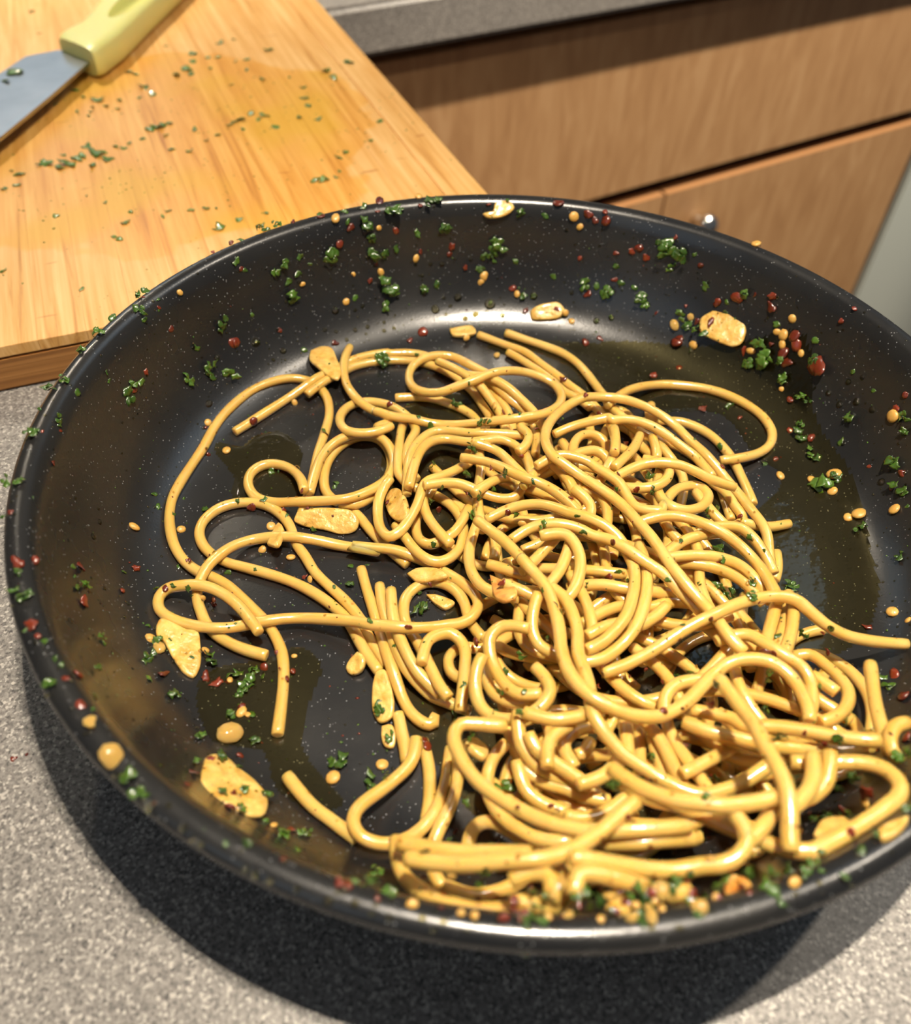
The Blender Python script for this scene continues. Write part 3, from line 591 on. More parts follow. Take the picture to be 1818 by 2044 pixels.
NOOD = '''
outermost big loop at far left ending in a lone end|A 1130,1345 1175,1210 1210,1090 1235,970 1255,880 1290,780 1335,610 1320,490 1260,410 1180,362 1060,345 920,370 780,430 660,520 560,620 490,720 420,850 340,970 250,1110 195,1220 175,1350 185,1470 220,1580 290,1680 385,1750 | B 480,405 600,470 690,550 780,640 880,740 940,830 990,950 1005,1080 1000,1200 985,1350 970,1470 957,1560
straight end under the big left loop with a chili flake on it|A 640,740 800,640 950,545 1080,460 1160,405 1240,345 1380,280 1500,215 1640,175 1780,160 | C 130,240 270,235 400,255 500,300 600,350 700,410 790,480 860,560 920,650 960,740
lower twin of the straight end, stub under the big left loop|A 1165,470 1240,410 1330,350 1430,300 1500,265 1640,230 1780,215 | C 80,290 260,290 400,312 520,355 640,425 740,515 800,600 860,690 900,760
strand emerging below the lower left garlic slice into the tangle|A 1480,1290 1560,1360 1640,1460 1730,1550 | E 400,250 490,325
inner ring of the double circle loop left of the tangle|A 1400,1255 1310,1170 1300,1030 1350,910 1440,820 1560,770 1690,790 1770,880 1785,990 1740,1100 1640,1205 1540,1260 1400,1262
double circle loop that ends in a small open ring at left|A 1190,1190 1225,1060 1270,930 1350,830 1470,765 1600,748 1720,785 1795,890 1800,990 1740,1090 1620,1165 1480,1215 1300,1235 1100,1242 920,1245 800,1210 745,1120 760,1040 840,980 950,968 1060,1005 1130,1080 1155,1170
curled loop with a brown flake on its crown, left middle|E 340,1060 300,990 240,900 180,800 | B 1600,780 1520,660 1430,560 1330,470 1230,370 1150,240 1095,170 | A 1080,1500 1040,1400 980,1330 880,1270 760,1247 620,1260 500,1310 410,1400 390,1480 420,1560 490,1630 600,1685 | B 700,330 880,380 1060,440 1220,520 1350,610 1450,700 1510,790 1580,920 1650,1030 1700,1100
short end standing up left of the fan of strands|E 145,335 190,500 240,650 280,780 330,940 390,1120 450,1290 500,1380 560,1440 640,1480 695,1455 680,1420 640,1425
second upright end of the fan at left centre|E 280,455 300,580 330,700 370,830 420,960 480,1080 560,1180 660,1270 760,1310 860,1350 950,1385
third upright end of the fan at left centre|E 365,490 370,600 385,720 430,850 500,1000 570,1110 650,1190 730,1270
inner oval loop right of the fan that runs down into it|E 1040,860 970,780 920,690 900,600 850,520 760,460 640,445 540,485 470,560 455,660 480,760 540,850 600,960 660,1080 720,1200 790,1290
longest strand with low arch, left hairpin and right oval loop|B 890,980 760,945 640,900 520,830 440,745 405,660 375,560 390,450 440,345 520,260 620,190 740,145 900,118 1080,115 1240,140 1400,175 1560,200 1700,225 | E 60,180 250,195 400,212 520,255 620,300 760,375 880,450 970,530 1000,610 960,690 880,740 780,755 680,768 500,775 370,765 200,750 | B 1560,735 1350,715 1160,705 1000,710 820,735 640,770 480,775 330,755 190,710 100,640 95,560 160,490 270,468 400,465 480,485 590,545 680,620 760,715 830,815
vertical strand beside the double circle loop|C 240,730 220,800 205,920 195,1040 200,1110 260,1180 360,1230 480,1275 580,1340 650,1430 672,1530 650,1640 580,1720 480,1752 380,1715 300,1640 240,1560 170,1480
short lower curve crossing inside the hanging loop, left of centre|C 390,1300 340,1400 325,1500 350,1590 430,1627 520,1590 600,1540 660,1460
short piece nested inside the hanging loop, left of centre|C 380,1330 400,1400 450,1480 500,1540
small loop poking out left under the long top curve|C 150,735 40,775 | A 1790,690 1680,732 1560,745 1450,720 1408,655 1430,590 1500,537 1600,515 1700,525 | C 130,615 220,660 300,730 330,800 285,870 262,960 270,1060 300,1110 340,1160
strand entering the tangle top from a bright end at top centre|C 770,100 880,140 1000,185 1120,230 1230,310 1340,390 1440,470 1540,540 1640,640 1720,720
blunt end just below it at top centre|C 985,225 1100,290 1220,370 1330,450 1420,530 1500,560 1600,640
strand ending highest on the right of the tangle top|C 970,85 1100,130 1250,180 1400,240 1500,310 1580,400 1640,480 1700,560 1760,640 | D 330,430 420,470
middle strand of the sheaf under the curl|C 830,450 900,540 970,620 1010,700 1030,780 1020,880 1060,960
right strand of the sheaf under the curl|C 920,490 1010,570 1100,640 1180,740 1200,860
strand crossing behind the curl down to the centre|C 780,400 880,420 1000,490 1090,570 1170,650 1230,730 1270,830
left strand of the sheaf under the curl|C 590,340 700,400 800,480 860,560 930,660 970,760
end pointing left below the curl, then bending to a long hook|C 170,562 300,555 440,565 560,600 660,640 750,700 800,790 800,880 770,960 710,1030 600,1092 480,1140 400,1170 370,1230 340,1330 280,1440 210,1530 130,1572 70,1510 50,1400 60,1290 100,1200 150,1140
vertical strand dropping through the upper left of the tangle|C 810,830 785,950 800,1060 785,1180 775,1300 790,1420
low arch behind the centre left opening|C 1000,825 860,818 700,815 560,802 450,808 380,850 310,930 275,1030 262,1150
arch with a bright highlight over the centre left opening|C 300,1100 330,1010 380,920 450,872 560,860 700,880 830,872 940,862 1040,900 1110,960 1140,1020
flat oval loop at the middle left of the tangle|C 500,1180 620,1180 720,1210 830,1260 950,1292 1050,1280 1095,1210 1060,1150 960,1140 840,1190
long curl ending upright in a tip near the garlic slice at the top|C 1060,960 1130,900 1150,820 1080,770 | C 1200,700
short strand from the centre down to the right|C 860,920 940,960 1010,1030 1070,1090
dark lower curve in the centre|C 1180,1120 1260,1050 1340,1010
tight curl in the middle of the tangle|C 1465,960 1475,890 1530,830 1610,825 1690,870 1715,940
second tight curl in the middle of the tangle|C 1530,955 1620,942 1700,980 1740,1050
low piece right of the two curls|C 1760,800 1780,900 1750,1000 1700,1100
bent piece under the centre|C 1520,1240 1620,1240 1690,1300 1720,1400 1710,1500
upright piece in the centre gap|C 1400,1120 1460,1200 1490,1300 1500,1400
second upright piece in the centre gap|C 1560,1290 1600,1350 1590,1430
inner right arch end under the great arc|D 440,440 570,440 700,440 830,480 950,550 1040,640 1110,740 1170,860 1220,970 1250,1050
shaded strand along the right side opening|D 880,760 940,870 1050,960 1120,1060 1180,1150 1120,1200 1040,1200
thin strand dropping at the right opening|D 620,670 690,760 740,850 740,950 720,1050
small ringlet at the right of the tangle|D 620,1010 680,940 780,905 870,920 925,985 890,1050 780,1087 670,1068 590,1010 550,930 560,840
loop turning back under the ringlet|D 560,740 640,790 620,860 540,910 420,925
strand beneath the ringlet|D 900,1040 960,1110 1040,1190
short leaning stick on the centre mound|D 430,530 390,620 320,700 230,780
short upright stick on the centre mound|D 235,480 250,560 240,680
upright stub at the centre right|D 510,540 545,640 550,720
tiny stub at the top of the mound|D 510,310 490,400 560,440
broad loop lying out on the oily floor at upper right|D 180,330 270,255 340,215 450,185 600,172 760,182 920,205 1080,258 1220,330 1330,420 1388,530 1370,610 1290,670 1160,705 1000,725
low arch from the centre toward the right|D 330,800 440,755 560,738 700,752 820,800 930,855 1010,885
wavy strand down the mound's middle|C 1300,1000 1380,975 1500,995 1600,1035 | D 100,770 200,830 280,890 330,980 390,1060 470,1085
diagonal strand from upper left through the centre|C 770,1010 860,1030 960,1070 1090,1130 1230,1180 1340,1240 1430,1310 1500,1380 1560,1430
short horizontal end at the right edge|D 1520,1180 1370,1205 1230,1190 1150,1160
upright end at the right edge of the tangle|D 1415,1380 1425,1500 1400,1600
stub sticking out under the right edge|D 1500,1545 1490,1640
shaded curve at the right of the mound|D 680,1350 780,1290 900,1262 1020,1250
low parallel arc on the right|D 740,1470 880,1480 1020,1520 1150,1590 1250,1680
second low arc on the right|D 700,1420 850,1412 1000,1430 1140,1480 1240,1560 1320,1660
outer right arc above it|D 1060,1200 1160,1215 1240,1280 1310,1370 1350,1440
centre mound shoulder arc from left to right|C 1320,830 1450,772 1600,730 1750,705 | D 200,430 330,425 450,450 560,500 660,570 740,630 820,690 900,780 960,850
vertical bundle strand at the lower right|G 860,190 835,330 800,440
second vertical bundle strand at the lower right|G 905,220 890,350 850,470
third vertical bundle strand at the lower right|G 760,260 730,370
horizontal strand in the centre|F 10,345 200,350 400,362 500,372
second horizontal strand in the centre|F 300,470 450,462 620,490 800,512 960,530
third horizontal strand in the centre|F 390,690 500,640 620,612 790,628 900,592 1010,590
strand rising from below the centre|F 270,480 330,600 370,760 370,890
hidden crossing in the centre|F 430,780 560,740 700,760 830,690
small hook in the left of the mound|E 960,100 930,240 950,370 1010,460 1090,512 1180,540
end pointing left at the tangle's middle|E 1060,310 1200,352 1330,392 1450,440 1540,470
strand leaving the pale garlic piece|E 1280,490 1390,540 1510,620
short diagonal in the middle left|E 1550,130 1480,210 1400,290
short stub in the middle left|E 1130,200 1110,290
bright beaded diagonal in the centre left|E 1640,240 1590,360 1520,450
hooked loop left of the centre|E 1560,90 1640,100 1710,180 1740,280 1730,400 1680,520 1620,580
low strand in the lower left gap|E 1130,900 1240,960 1380,990 1560,1000
upright bend in the lower left|E 1290,700 1300,820 1360,920 1480,970 1580,990
second upright bend in the lower left|E 1400,640 1390,780 1430,890 1520,950
small arch over the dark gap at left centre|E 610,920 640,860 720,820 800,815 870,870 905,950 900,1060 890,1180 880,1270
inner turn of the round loop at lower left of the tangle|E 1060,1150 1090,1230 1160,1290 1280,1320 1400,1300 1460,1250
hook at the top of the round loop|E 1250,760 1160,768 1085,840 1080,950 1115,1060 1175,1165 1270,1250 1340,1262
outer round loop at lower left of the tangle|E 1030,970 985,1080 975,1200 1000,1320 1080,1410 1220,1442 1370,1405 1480,1320 1522,1220 1480,1130 1400,1050
straight end at the bottom left of the fan|H 850,150 880,300 905,420 915,520
slim vertical strand below the fan|H 1060,470 1080,600 1080,760 1070,850
end lying alone on the pan floor at the lower left|H 40,605 130,720 240,840 360,930 470,1012 560,1075
hairpin loop at the bottom left|H 985,330 975,430 930,540 850,620 740,710 620,795 545,870 525,950 570,1040 680,1097 810,1105 940,1060 1050,970 1130,850 1190,700 1220,540 1235,400
strand beside the hairpin ending at the bottom left|H 1290,560 1275,700 1230,840 1170,960 1115,1085
stub below the hairpin|H 838,950 838,1050
lowest loop along the near pan wall|H 845,1180 870,1290 930,1380 1020,1450 1130,1510 1260,1560 1420,1590 1600,1585
short end below the two long horizontals|H 1100,1290 1140,1370 1180,1430
inner curl at the bottom|H 1290,1460 1400,1485 1550,1460 1680,1410 | I 300,1370 345,1320
outer curl at the bottom|I 500,1250 590,1320 618,1420 575,1520 460,1590 320,1615
round inner curl at the bottom|I 320,1330 420,1315 500,1350 520,1440
arc in the lower left opening|H 1360,1120 1390,1010 1450,955 1540,950 1640,1000 1720,1050
strand rising left of the mound's base|H 1640,370 1545,480 1500,620 1510,750 1580,880 1690,985 | I 220,970 360,1052 520,1092 660,1082
arch on the mound's lower left|I 270,260 290,380 350,480 440,570 560,632 640,660
pointed end in the lower middle|I 340,300 400,420 520,510 640,590 810,705
blunt end under it in the lower middle|I 255,515 330,580 450,660 620,712 780,770 940,800
lower parallel in the lower middle|I 285,620 330,720 420,800 510,842
short stub in the lower hollow|I 800,350 740,450 680,465
arched piece over the lower hollow|I 620,460 600,380 680,290 780,262
rising piece in the lower hollow|I 1000,500 920,590 810,645
left piece over the lower hollow|I 480,440 500,350 560,290
horizontal above the lower hollow|I 420,185 540,205 660,192 770,165
upright in the lower right of the mound|I 1150,290 1150,480
second upright in the lower right of the mound|I 1050,260 1060,380
third upright in the lower right of the mound|I 1270,430 1320,580
leaning strand in the lower right|I 1220,250 1290,340 1350,450 1410,580 1450,665
beaded strand in the lower right|F 1200,1150 1080,1160 970,1190 905,1270 890,1360 915,1470 960,1590 | I 1480,480 1560,590 1645,710
short bright piece at the lower right|G 240,1265 360,1200 450,1150
curved stack low at the right|G 500,1090 750,1160 950,1192 1150,1202 1350,1190 1480,1160
middle of the curved stack at the right|G 150,950 320,1020 500,1062 700,1110 900,1140 1100,1150 1300,1145 1490,1112
ringlet arm at the right end|G 900,512 1020,500 1120,570 1220,660 1280,760 1260,860 1180,930 1080,962
outer ringlet arm at the right end|G 1010,490 1140,520 1260,590 1360,690 1420,800 1440,920 1430,1040
short stick inside the right end loops|G 1020,630 1120,700 1205,760
upright end at the far right of the tangle|G 1425,555 1440,680 1460,820 1490,950 1530,1080 1560,1190
bent end by the right pan wall|G 1690,960 1600,985 1560,1060 1570,1150 1640,1240
shoulder arc at the right of the mound|G 480,375 600,365 720,430 850,510 960,580 1020,680 1030,800
big sweeping loop at the lower right|G 880,1230 1080,1242 1300,1232 1450,1250 1570,1310 1632,1400 1600,1500 1520,1590 1400,1690 1250,1780 1080,1832 900,1830 740,1790 580,1720 420,1652 280,1590 190,1555 60,1500 | X 1290,1580
low horizontal at the bottom centre|I 880,1100 1100,1102 1300,1082 1450,1070
crossing at the bottom right|G 650,1720 720,1640 760,1560
short piece at the bottom right|G 1150,1270 1120,1380 1040,1450
wide piece at the bottom right|G 1040,1280 1020,1400 950,1490
long low arc at the bottom centre|E 1060,1460 1200,1490 | H 1400,235 1300,240 1255,330 1290,450 1360,570 1470,690 1610,790 | I 280,862 440,937 620,990 800,1020 1000,1010 1200,1000 1400,985 1530,965
fork tip at the bottom centre|I 600,900 720,925 840,905 960,840 1060,765
upper of two long horizontals near the front|H 960,1120 1120,1150 1300,1170 1500,1175 1700,1180
lower of two long horizontals near the front, with red flecked tip|H 900,1210 1080,1240 1300,1255 1500,1245 | I 200,1230 400,1220 560,1190 700,1130 840,1040 960,940 1060,850 1130,790
long front strand bowing right beside the pan's near wall|I 640,1200 800,1230 980,1260 1180,1290 1400,1300 | G 300,1935 400,1930 530,1870 590,1780 560,1660 480,1560
slanting strand near the front rim|I 690,1380 720,1320 850,1330 1020,1372 1200,1430 1350,1510 1450,1550
lower sweep of the mound|I 1030,620 1160,700 1300,755 1460,800 1620,815 | G 400,1525 600,1510 780,1470
upper of the curved stack at the right|F 1080,1370 1250,1400 1400,1440 | G 560,985 760,990 950,1012 1150,1050 1350,1078 1500,1085
outer of two parallel arcs in the centre|F 745,280 767,400 760,540 725,680 660,810 560,920 440,1000 330,1020
arc that turns down the centre in a bright bow|C 830,1450 950,1390 1080,1345 1220,1332 1350,1362 1450,1400 1560,1425 1700,1490 1800,1580 | F 620,220 670,330 680,440 660,560 620,680 540,790 440,882 320,940
low arch passing right to the tail crossing|C 1010,1600 1130,1520 1260,1478 1400,1480 1540,1520 | F 360,100 480,130 620,200 720,270 820,335 920,410 1000,500 1100,600 1180,675
inner of the two long diagonals, sweeping to the bottom|F 60,470 170,560 230,680 265,820 265,950 310,1080 350,1200 | I 800,130 860,250 950,370 1060,480 1200,570 1350,660 1500,730 | G 300,1450 430,1420 560,1370 680,1290 760,1240
long bright arc on the right of the mound|D 490,1150 620,1125 760,1140 900,1185 1020,1245 1130,1325 1230,1420 1320,1530 1390,1650
great arc over the top of the tangle that runs down its middle|D 1380,1500 1360,1380 1350,1270 1310,1180 1240,1090 1150,980 1060,870 980,770 900,680 800,590 700,490 600,410 480,340 340,287 200,265 80,262 | C 1560,555 1440,610 1340,690 1275,780 1265,880 1310,970 1400,1040 1500,1110 1620,1190 1740,1270 | D 330,1080 420,1180 500,1270 580,1380 640,1470 720,1570 800,1670 900,1780 | F 1280,720 1380,860 1480,960
great diagonal from left of the mound turning up S-shaped at right|C 760,1440 850,1510 960,1592 1060,1690 1160,1790 | E 1300,260 1400,370 1490,480 | F 90,620 130,780 150,950 200,1090 300,1222 420,1310 560,1380 720,1420 880,1412 1020,1342 1140,1232 1240,1122 1360,1032 1500,1000 | G 750,550 880,640 960,760 1010,880 1015,960
front vertical end hanging over the bottom loop|G 390,655 480,770 560,880 640,980 700,1100 780,1235 840,1360 870,1480 880,1600 880,1720 885,1850
tail that lies across the mound and reaches the right edge of the photo|F 440,1105 600,1050 740,980 866,906 | G 100,370 250,280 400,210 540,150 680,112 820,102 930,132 1020,210 1130,300 1260,368 1400,402 1550,420 1685,428
curl on top at the upper left of the tangle with a tip pointing up|C 1200,640 | C 1120,580
big figure of eight curl across the tangle's top|A 1490,110 1450,190 1440,290 1460,390 1520,480 1600,550 1700,600 | C 20,650 150,695 300,712 450,750 600,757 780,742 960,720 1120,700 1260,675 1350,630 1387,560 1350,480 1260,420 1120,375 980,365 860,385 760,430 640,472 520,517 400,522 310,490 275,430 290,350 370,280 480,250 600,262 680,300 780,352 880,402
'''
def place_word(c):
    a = 'near' if c[1] < -0.035 else ('far' if c[1] > 0.02 else 'middle')
    b = 'left' if c[0] < -0.04 else ('right' if c[0] > 0.03 else 'centre')
    return a, b
n_under = 0
REG = [(880, 820, 250, 170), (1180, 900, 200, 110), (1060, 1100, 190, 150), (1300, 1150, 200, 150), (1180, 1330, 220, 130), (1400, 1350, 230, 140), (1150, 1560, 200, 100), (1400, 1540, 200, 90), (1600, 1430, 110, 80), (1250, 1640, 240, 40)]
ru = random.Random(21); auto = []
for i in range(46):
    cx, cy, wx, wy = REG[1 + i % 9]; x0, y0 = ru.gauss(cx, wx * .38), ru.gauss(cy, wy * .38); a = ru.random() * 6.28; cv = ru.choice((-1, 1)) * ru.uniform(.12, .42); pts = []
    for k in range(ru.randint(6, 10)):
        pts.append('%.0f,%.0f' % (x0, y0)); x0 += 36 * math.cos(a); y0 += 30 * math.sin(a); a += cv
        if ((x0 - 1250) / 400) ** 2 + ((y0 - 1290) / 440) ** 2 > 1 or x0 < 960 - (y0 - 900) * .05: a += 1.2
    auto.append('X ' + ' '.join(pts))
UNDER = '\n'.join(auto) + UNDER
for ln in UNDER.strip().splitlines():
    W = lay(px_list(ln)); V, F = tube(W, RS, 8)
    o = mesh_obj('spaghetti_strand', V, F, PASTA)
    tag(o, 'spaghetti strand buried low inside the tangle, mostly covered by others', 'spaghetti', 'buried spaghetti strands of the tangle')
STRANDS = []
seen = set()
for ln in NOOD.strip().splitlines():
    lab, pts = ln.split('|', 1); P = px_list(pts)
    if len(P) < 2 or (len(P) == 2 and abs(P[0][0] - P[1][0]) + abs(P[0][1] - P[1][1]) < 30): continue
    if lab.startswith('curl on top'): continue
    Q = np.array([p[:2] for p in P]); ln_ = np.sum(np.linalg.norm(np.diff(Q, axis=0), axis=1))
    if ln_ < 330 and not re.search(r'\b(end|tip|stub|stick|pointed|emerging|fork|Xhook)\b', lab) and len(P) > 1:
        ext = 34
        a = Q[0] - Q[1]; b = Q[-1] - Q[-2]
        if len(Q) > 2:
            a = a / np.linalg.norm(a) + 0.5 * (a / np.linalg.norm(a) - (Q[1] - Q[2]) / np.linalg.norm(Q[1] - Q[2])); b = b / np.linalg.norm(b) + 0.5 * (b / np.linalg.norm(b) - (Q[-2] - Q[-3]) / np.linalg.norm(Q[-2] - Q[-3]))
        P = [tuple(Q[0] + a / np.linalg.norm(a) * ext)] + [tuple(q) for q in Q] + [tuple(Q[-1] + b / np.linalg.norm(b) * ext)]
    W = lay(P); V, F = tube(W, RS, 12)
    o = mesh_obj('spaghetti_strand', V, F, PASTA)
    tag(o, 'spaghetti: ' + lab, 'spaghetti', 'spaghetti strands in the pan'); STRANDS.append((o, W))

# ------------------------------------------------------------------ garlic
def slice_obj(name, s, mat, label, th=0.0014, lift=0.0, cat='garlic', group='fried garlic slices', z=None):
    P = px_list(s); P = spline(P + [P[0]], 5.0)[:-1]
    H = np.array([hit(a, b) for a, b in P]) if z is None else np.array([at_z(a, b, z) for a, b in P])
    A_ = np.c_[H[:, 0], H[:, 1], np.ones(len(H))]; co = np.linalg.lstsq(A_, H[:, 2], rcond=None)[0]
    g = math.hypot(co[0], co[1])
    if g > 0.9: co[:2] *= 0.9 / g; co[2] = np.mean(H[:, 2] - co[0] * H[:, 0] - co[1] * H[:, 1])
    n = np.array([-co[0], -co[1], 1.0]); n /= np.linalg.norm(n); d = 0
    W = []
    for a, b in P:                                   # intersect the sight line with the fitted resting plane
        r = ray(a, b); t = (co[0] * CAM[0] + co[1] * CAM[1] + co[2] - CAM[2] + th * 0.6 + lift) / (r[2] - co[0] * r[0] - co[1] * r[1]); W.append(CAM + r * t)
    W = np.array(W); c = W.mean(0); m = len(W); bm = bmesh.new(); loops = []
    for sc, h_ in ((0.90, -0.5), (0.98, -0.25), (1.0, 0.1), (0.97, 0.38), (0.90, 0.5), (0.70, 0.56), (0.40, 0.50)):
        loops.append([bm.verts.new(c + (p - c) * sc + n * (th * h_ + (0.00012 * math.sin(i * .5) if sc < .95 else 0))) for i, p in enumerate(W)])
    for a, b in zip(loops[:-1], loops[1:]):
        for i in range(m): bm.faces.new((a[i], a[(i + 1) % m], b[(i + 1) % m], b[i]))
    vb = bm.verts.new(c - n * th * .5); vt = bm.verts.new(c + n * th * .42)
    for i in range(m):
        bm.faces.new((loops[0][(i + 1) % m], loops[0][i], vb)); bm.faces.new((loops[-1][i], loops[-1][(i + 1) % m], vt))
    bmesh.ops.recalc_face_normals(bm, faces=bm.faces)
    o = bm_obj(name, bm, mat, smooth=True); tag(o, label, cat, group)
    for p in W:
        for k in np.linspace(0, 1, 6): q = c + (p - c) * k; stamp(HF, q[0], q[1], q[2] + th * .5, 0.0012, 2)
    return o
for s, mt, lab in (
    ('A 1200,150 1280,120 1350,130 1395,220 1420,300 1400,360 1340,340 1250,270 1190,210', GARLIC, 'teardrop garlic slice lying at the noodle tips, upper left'),
    ('A 1100,1320 1200,1290 1400,1290 1500,1310 1550,1380 1530,1450 1440,1480 1300,1450 1150,1420 1080,1380', GARLIC, 'long golden garlic slice under the double circle loop'),
    ('B 80,760 110,710 200,740 300,790 380,800 400,900 400,1050 350,1140 280,1110 200,1000 130,880 80,830', GARLIC, 'large leaf shaped garlic slice under the leftmost hairpin'),
    ('Q 1040,370 1070,290 1150,285 1230,350 1320,420 1385,510 1370,590 1300,600 1200,560 1080,490 1040,430', GARLIC, 'parsley covered garlic slice at the lower left of the pan'),
    ('X 1396,640 1400,634 1426,619 1452,611 1458,611 1474,619 1486,638 1489,664 1480,686 1466,692 1458,692 1430,682 1402,668 1397,662', GARLIC, 'fan shaped garlic slice on the far right of the pan'),
    ('L 480,790 520,760 600,740 650,740 690,790 660,830 560,845 490,840', GARLIC, 'small garlic piece on the highlight at the far pan wall'),
    ('E 260,1090 320,1080 360,1180 390,1330 370,1430 290,1470 240,1400 235,1200', GARLIC, 'garlic slice leaning on the left side of the fan of strands'),
    ('E 300,1490 370,1480 400,1560 380,1650 320,1640 295,1560', GARLIC, 'small garlic piece below the fan of strands'),
    ('E 1085,400 1150,430 1270,490 1280,540 1190,590 1130,570 1100,480', TOAST, 'orange tinted garlic piece at the end of a strand, centre'),
    ('E 480,390 560,350 700,350 780,400 700,430 560,450', GARLIC, 'garlic slice half hidden under the right oval loop'),
    ('E 620,540 700,545 830,600 760,645 690,610', GARLIC, 'garlic sliver inside the right oval loop'),
    ('C 110,1340 130,1250 200,1220 260,1300 270,1420 210,1460 150,1430', GARLIC, 'garlic slice inside the hanging loop, left of the tangle'),
    ('C 570,65 740,45 765,90 700,115 590,110', GARLIC, 'thin garlic piece at the topmost noodle end'),
    ('E 130,950 180,990 150,1090 80,1120 45,1080 80,1000', GARLIC, 'small garlic chip left of the fan of strands'),
    ('G 1040,1740 1100,1640 1250,1620 1320,1700 1200,1780', GARLIC, 'garlic slice inside the big lower right loop'),
    ('G 1480,1700 1600,1640 1690,1610 1640,1700 1500,1770', GARLIC, 'garlic slice on the near right rim'),
    ('I 880,1470 1000,1440 1120,1470 1080,1510 920,1510', GARLIC, 'pale garlic sliver at the front wall'),
    ('I 900,1590 960,1550 1070,1560 1080,1600 980,1620', GARLIC, 'second pale garlic sliver at the front wall'),
    ('T 715,800 760,755 840,755 890,820 850,890 740,890', TOAST, 'brown toasted garlic lump at the front right wall'),
    ('A 890,1560 930,1470 975,1400 1005,1440 960,1570', GARLIC, 'garlic sliver under the low arch at left'),
    ('H 1320,360 1400,350 1500,430 1480,500 1400,450', GARLIC, 'garlic slice lodged at the lower left of the mound')):
    slice_obj('garlic_slice', s, mt, lab, th=0.0017)

def chunk(name, mesh, p, n, size, mat=None, squash=1.0, rz=None, lift=0.25):
    o = bpy.data.objects.new(name, mesh); C.objects.link(o)
    q = n.to_track_quat('Z', 'Y').to_matrix().to_4x4()
    o.matrix_world = Matrix.Translation(Vector(p) + n * size * lift * 0.5) @ q @ Matrix.Rotation(random.random() * 6.28 if rz is None else rz, 4, 'Z') @ Matrix.Diagonal((size, size * random.uniform(.75, 1.1), size * squash, 1))
    return o
def proto_lump(seed, sub=2, flat=0.5, jag=0.15, mat=None, name='lump'):
    r = random.Random(seed); bm = bmesh.new(); bmesh.ops.create_icosphere(bm, subdivisions=sub, radius=0.5)
    ks = [(Vector((r.uniform(-1, 1), r.uniform(-1, 1), r.uniform(-1, 1))).normalized(), r.uniform(-jag, jag)) for _ in range(7)]
    for v in bm.verts:
        d = v.co.normalized(); v.co *= 1 + sum(a * max(0, d.dot(k)) ** 2 for k, a in ks); v.co.z *= flat
    me = bpy.data.meshes.new(name); bm.to_mesh(me); bm.free(); me.polygons.foreach_set('use_smooth', [True] * len(me.polygons)); me.materials.append(mat); return me
def proto_leaf(seed, mat, curl=0.25, th=0.05, name='leaf'):
    r = random.Random(seed); m = 18; bm = bmesh.new(); ph = [r.random() * 6.28 for _ in range(4)]; k = r.choice((2, 3, 3, 5)); el = r.uniform(0.45, 0.95)
    def pt(i, s_):
        t = 2 * math.pi * i / m; rr = 0.5 * (0.78 + 0.13 * math.cos(k * t + ph[0]) + 0.07 * math.cos(7 * t + ph[1]) + 0.06 * math.cos(2 * t + ph[2]) + 0.05 * math.cos(9 * t + ph[3]) + r.uniform(-.07, .07) * 0)
        x, y = rr * math.cos(t) * s_, rr * math.sin(t) * s_ * el; z = curl * (x * x * math.cos(ph[2]) + y * x * 1.5 * math.sin(ph[3])) + 0.05 * math.sin(9 * x + ph[2]) * s_
        return x, y, z
    rings = []
    for s_ in (1.0, 0.55): rings.append([pt(i, s_) for i in range(m)])
    up = [[bm.verts.new((x, y, z + th * (1 if j else 0.35))) for x, y, z in R_] for j, R_ in enumerate(rings)]
    dn = [bm.verts.new((x, y, z - th * .35)) for x, y, z in rings[0]]
    c1 = bm.verts.new((0, 0, th * 1.1)); c2 = bm.verts.new((0, 0, -th))
    for i in range(m):
        j = (i + 1) % m; bm.faces.new((up[0][i], up[0][j], up[1][j], up[1][i])); bm.faces.new((up[1][i], up[1][j], c1)); bm.faces.new((dn[j], dn[i], c2)); bm.faces.new((dn[i], dn[j], up[0][j], up[0][i]))
    me = bpy.data.meshes.new(name); bm.to_mesh(me); bm.free(); me.polygons.foreach_set('use_smooth', [True] * len(me.polygons)); me.materials.append(mat); return me
LEAF = [proto_leaf(i, HERB, curl=1.0, th=0.035, name='parsley_leaf_bit') for i in range(8)]
def cluster(seed, src):
    r = random.Random(seed); V, F = [], []
    for q in range(r.randint(3, 4)):
        me = r.choice(src); sc = r.uniform(.45, .75); a = r.random() * 6.28; off = Vector((r.uniform(-.32, .32), r.uniform(-.28, .28), .04 + .07 * q))
        M_ = Matrix.Translation(off) @ Matrix.Rotation(a, 4, 'Z') @ Matrix.Rotation(r.uniform(-.6, .6), 4, 'X') @ Matrix.Diagonal((sc, sc, sc, 1)); k = len(V)
        V.extend(tuple(M_ @ v.co) for v in me.vertices); F.extend(tuple(k + i for i in p.vertices) for p in me.polygons)
    me = bpy.data.meshes.new('parsley_cluster'); me.from_pydata(V, [], F); me.polygons.foreach_set('use_smooth', [True] * len(me.polygons)); me.materials.append(HERB); return me
LEAFC = [cluster(60 + i, LEAF) for i in range(8)]
LEAFD = [proto_leaf(i + 20, HERBDRY, curl=0.5, th=0.04, name='parsley_dry_bit') for i in range(8)]
CHI = [proto_lump(i, 2, 0.33, 0.75, CHILI, 'chili_flake') for i in range(4)] + [proto_leaf(50 + i, CHILI, curl=0.9, th=0.08, name='chili_skin') for i in range(4)]
SEE = [proto_lump(30 + i, 2, 0.45, 0.15, SEED, 'chili_seed') for i in range(3)]
GCH = [proto_lump(40 + i, 2, 0.6, 0.8, GARLIC, 'garlic_chunk') for i in range(3)]
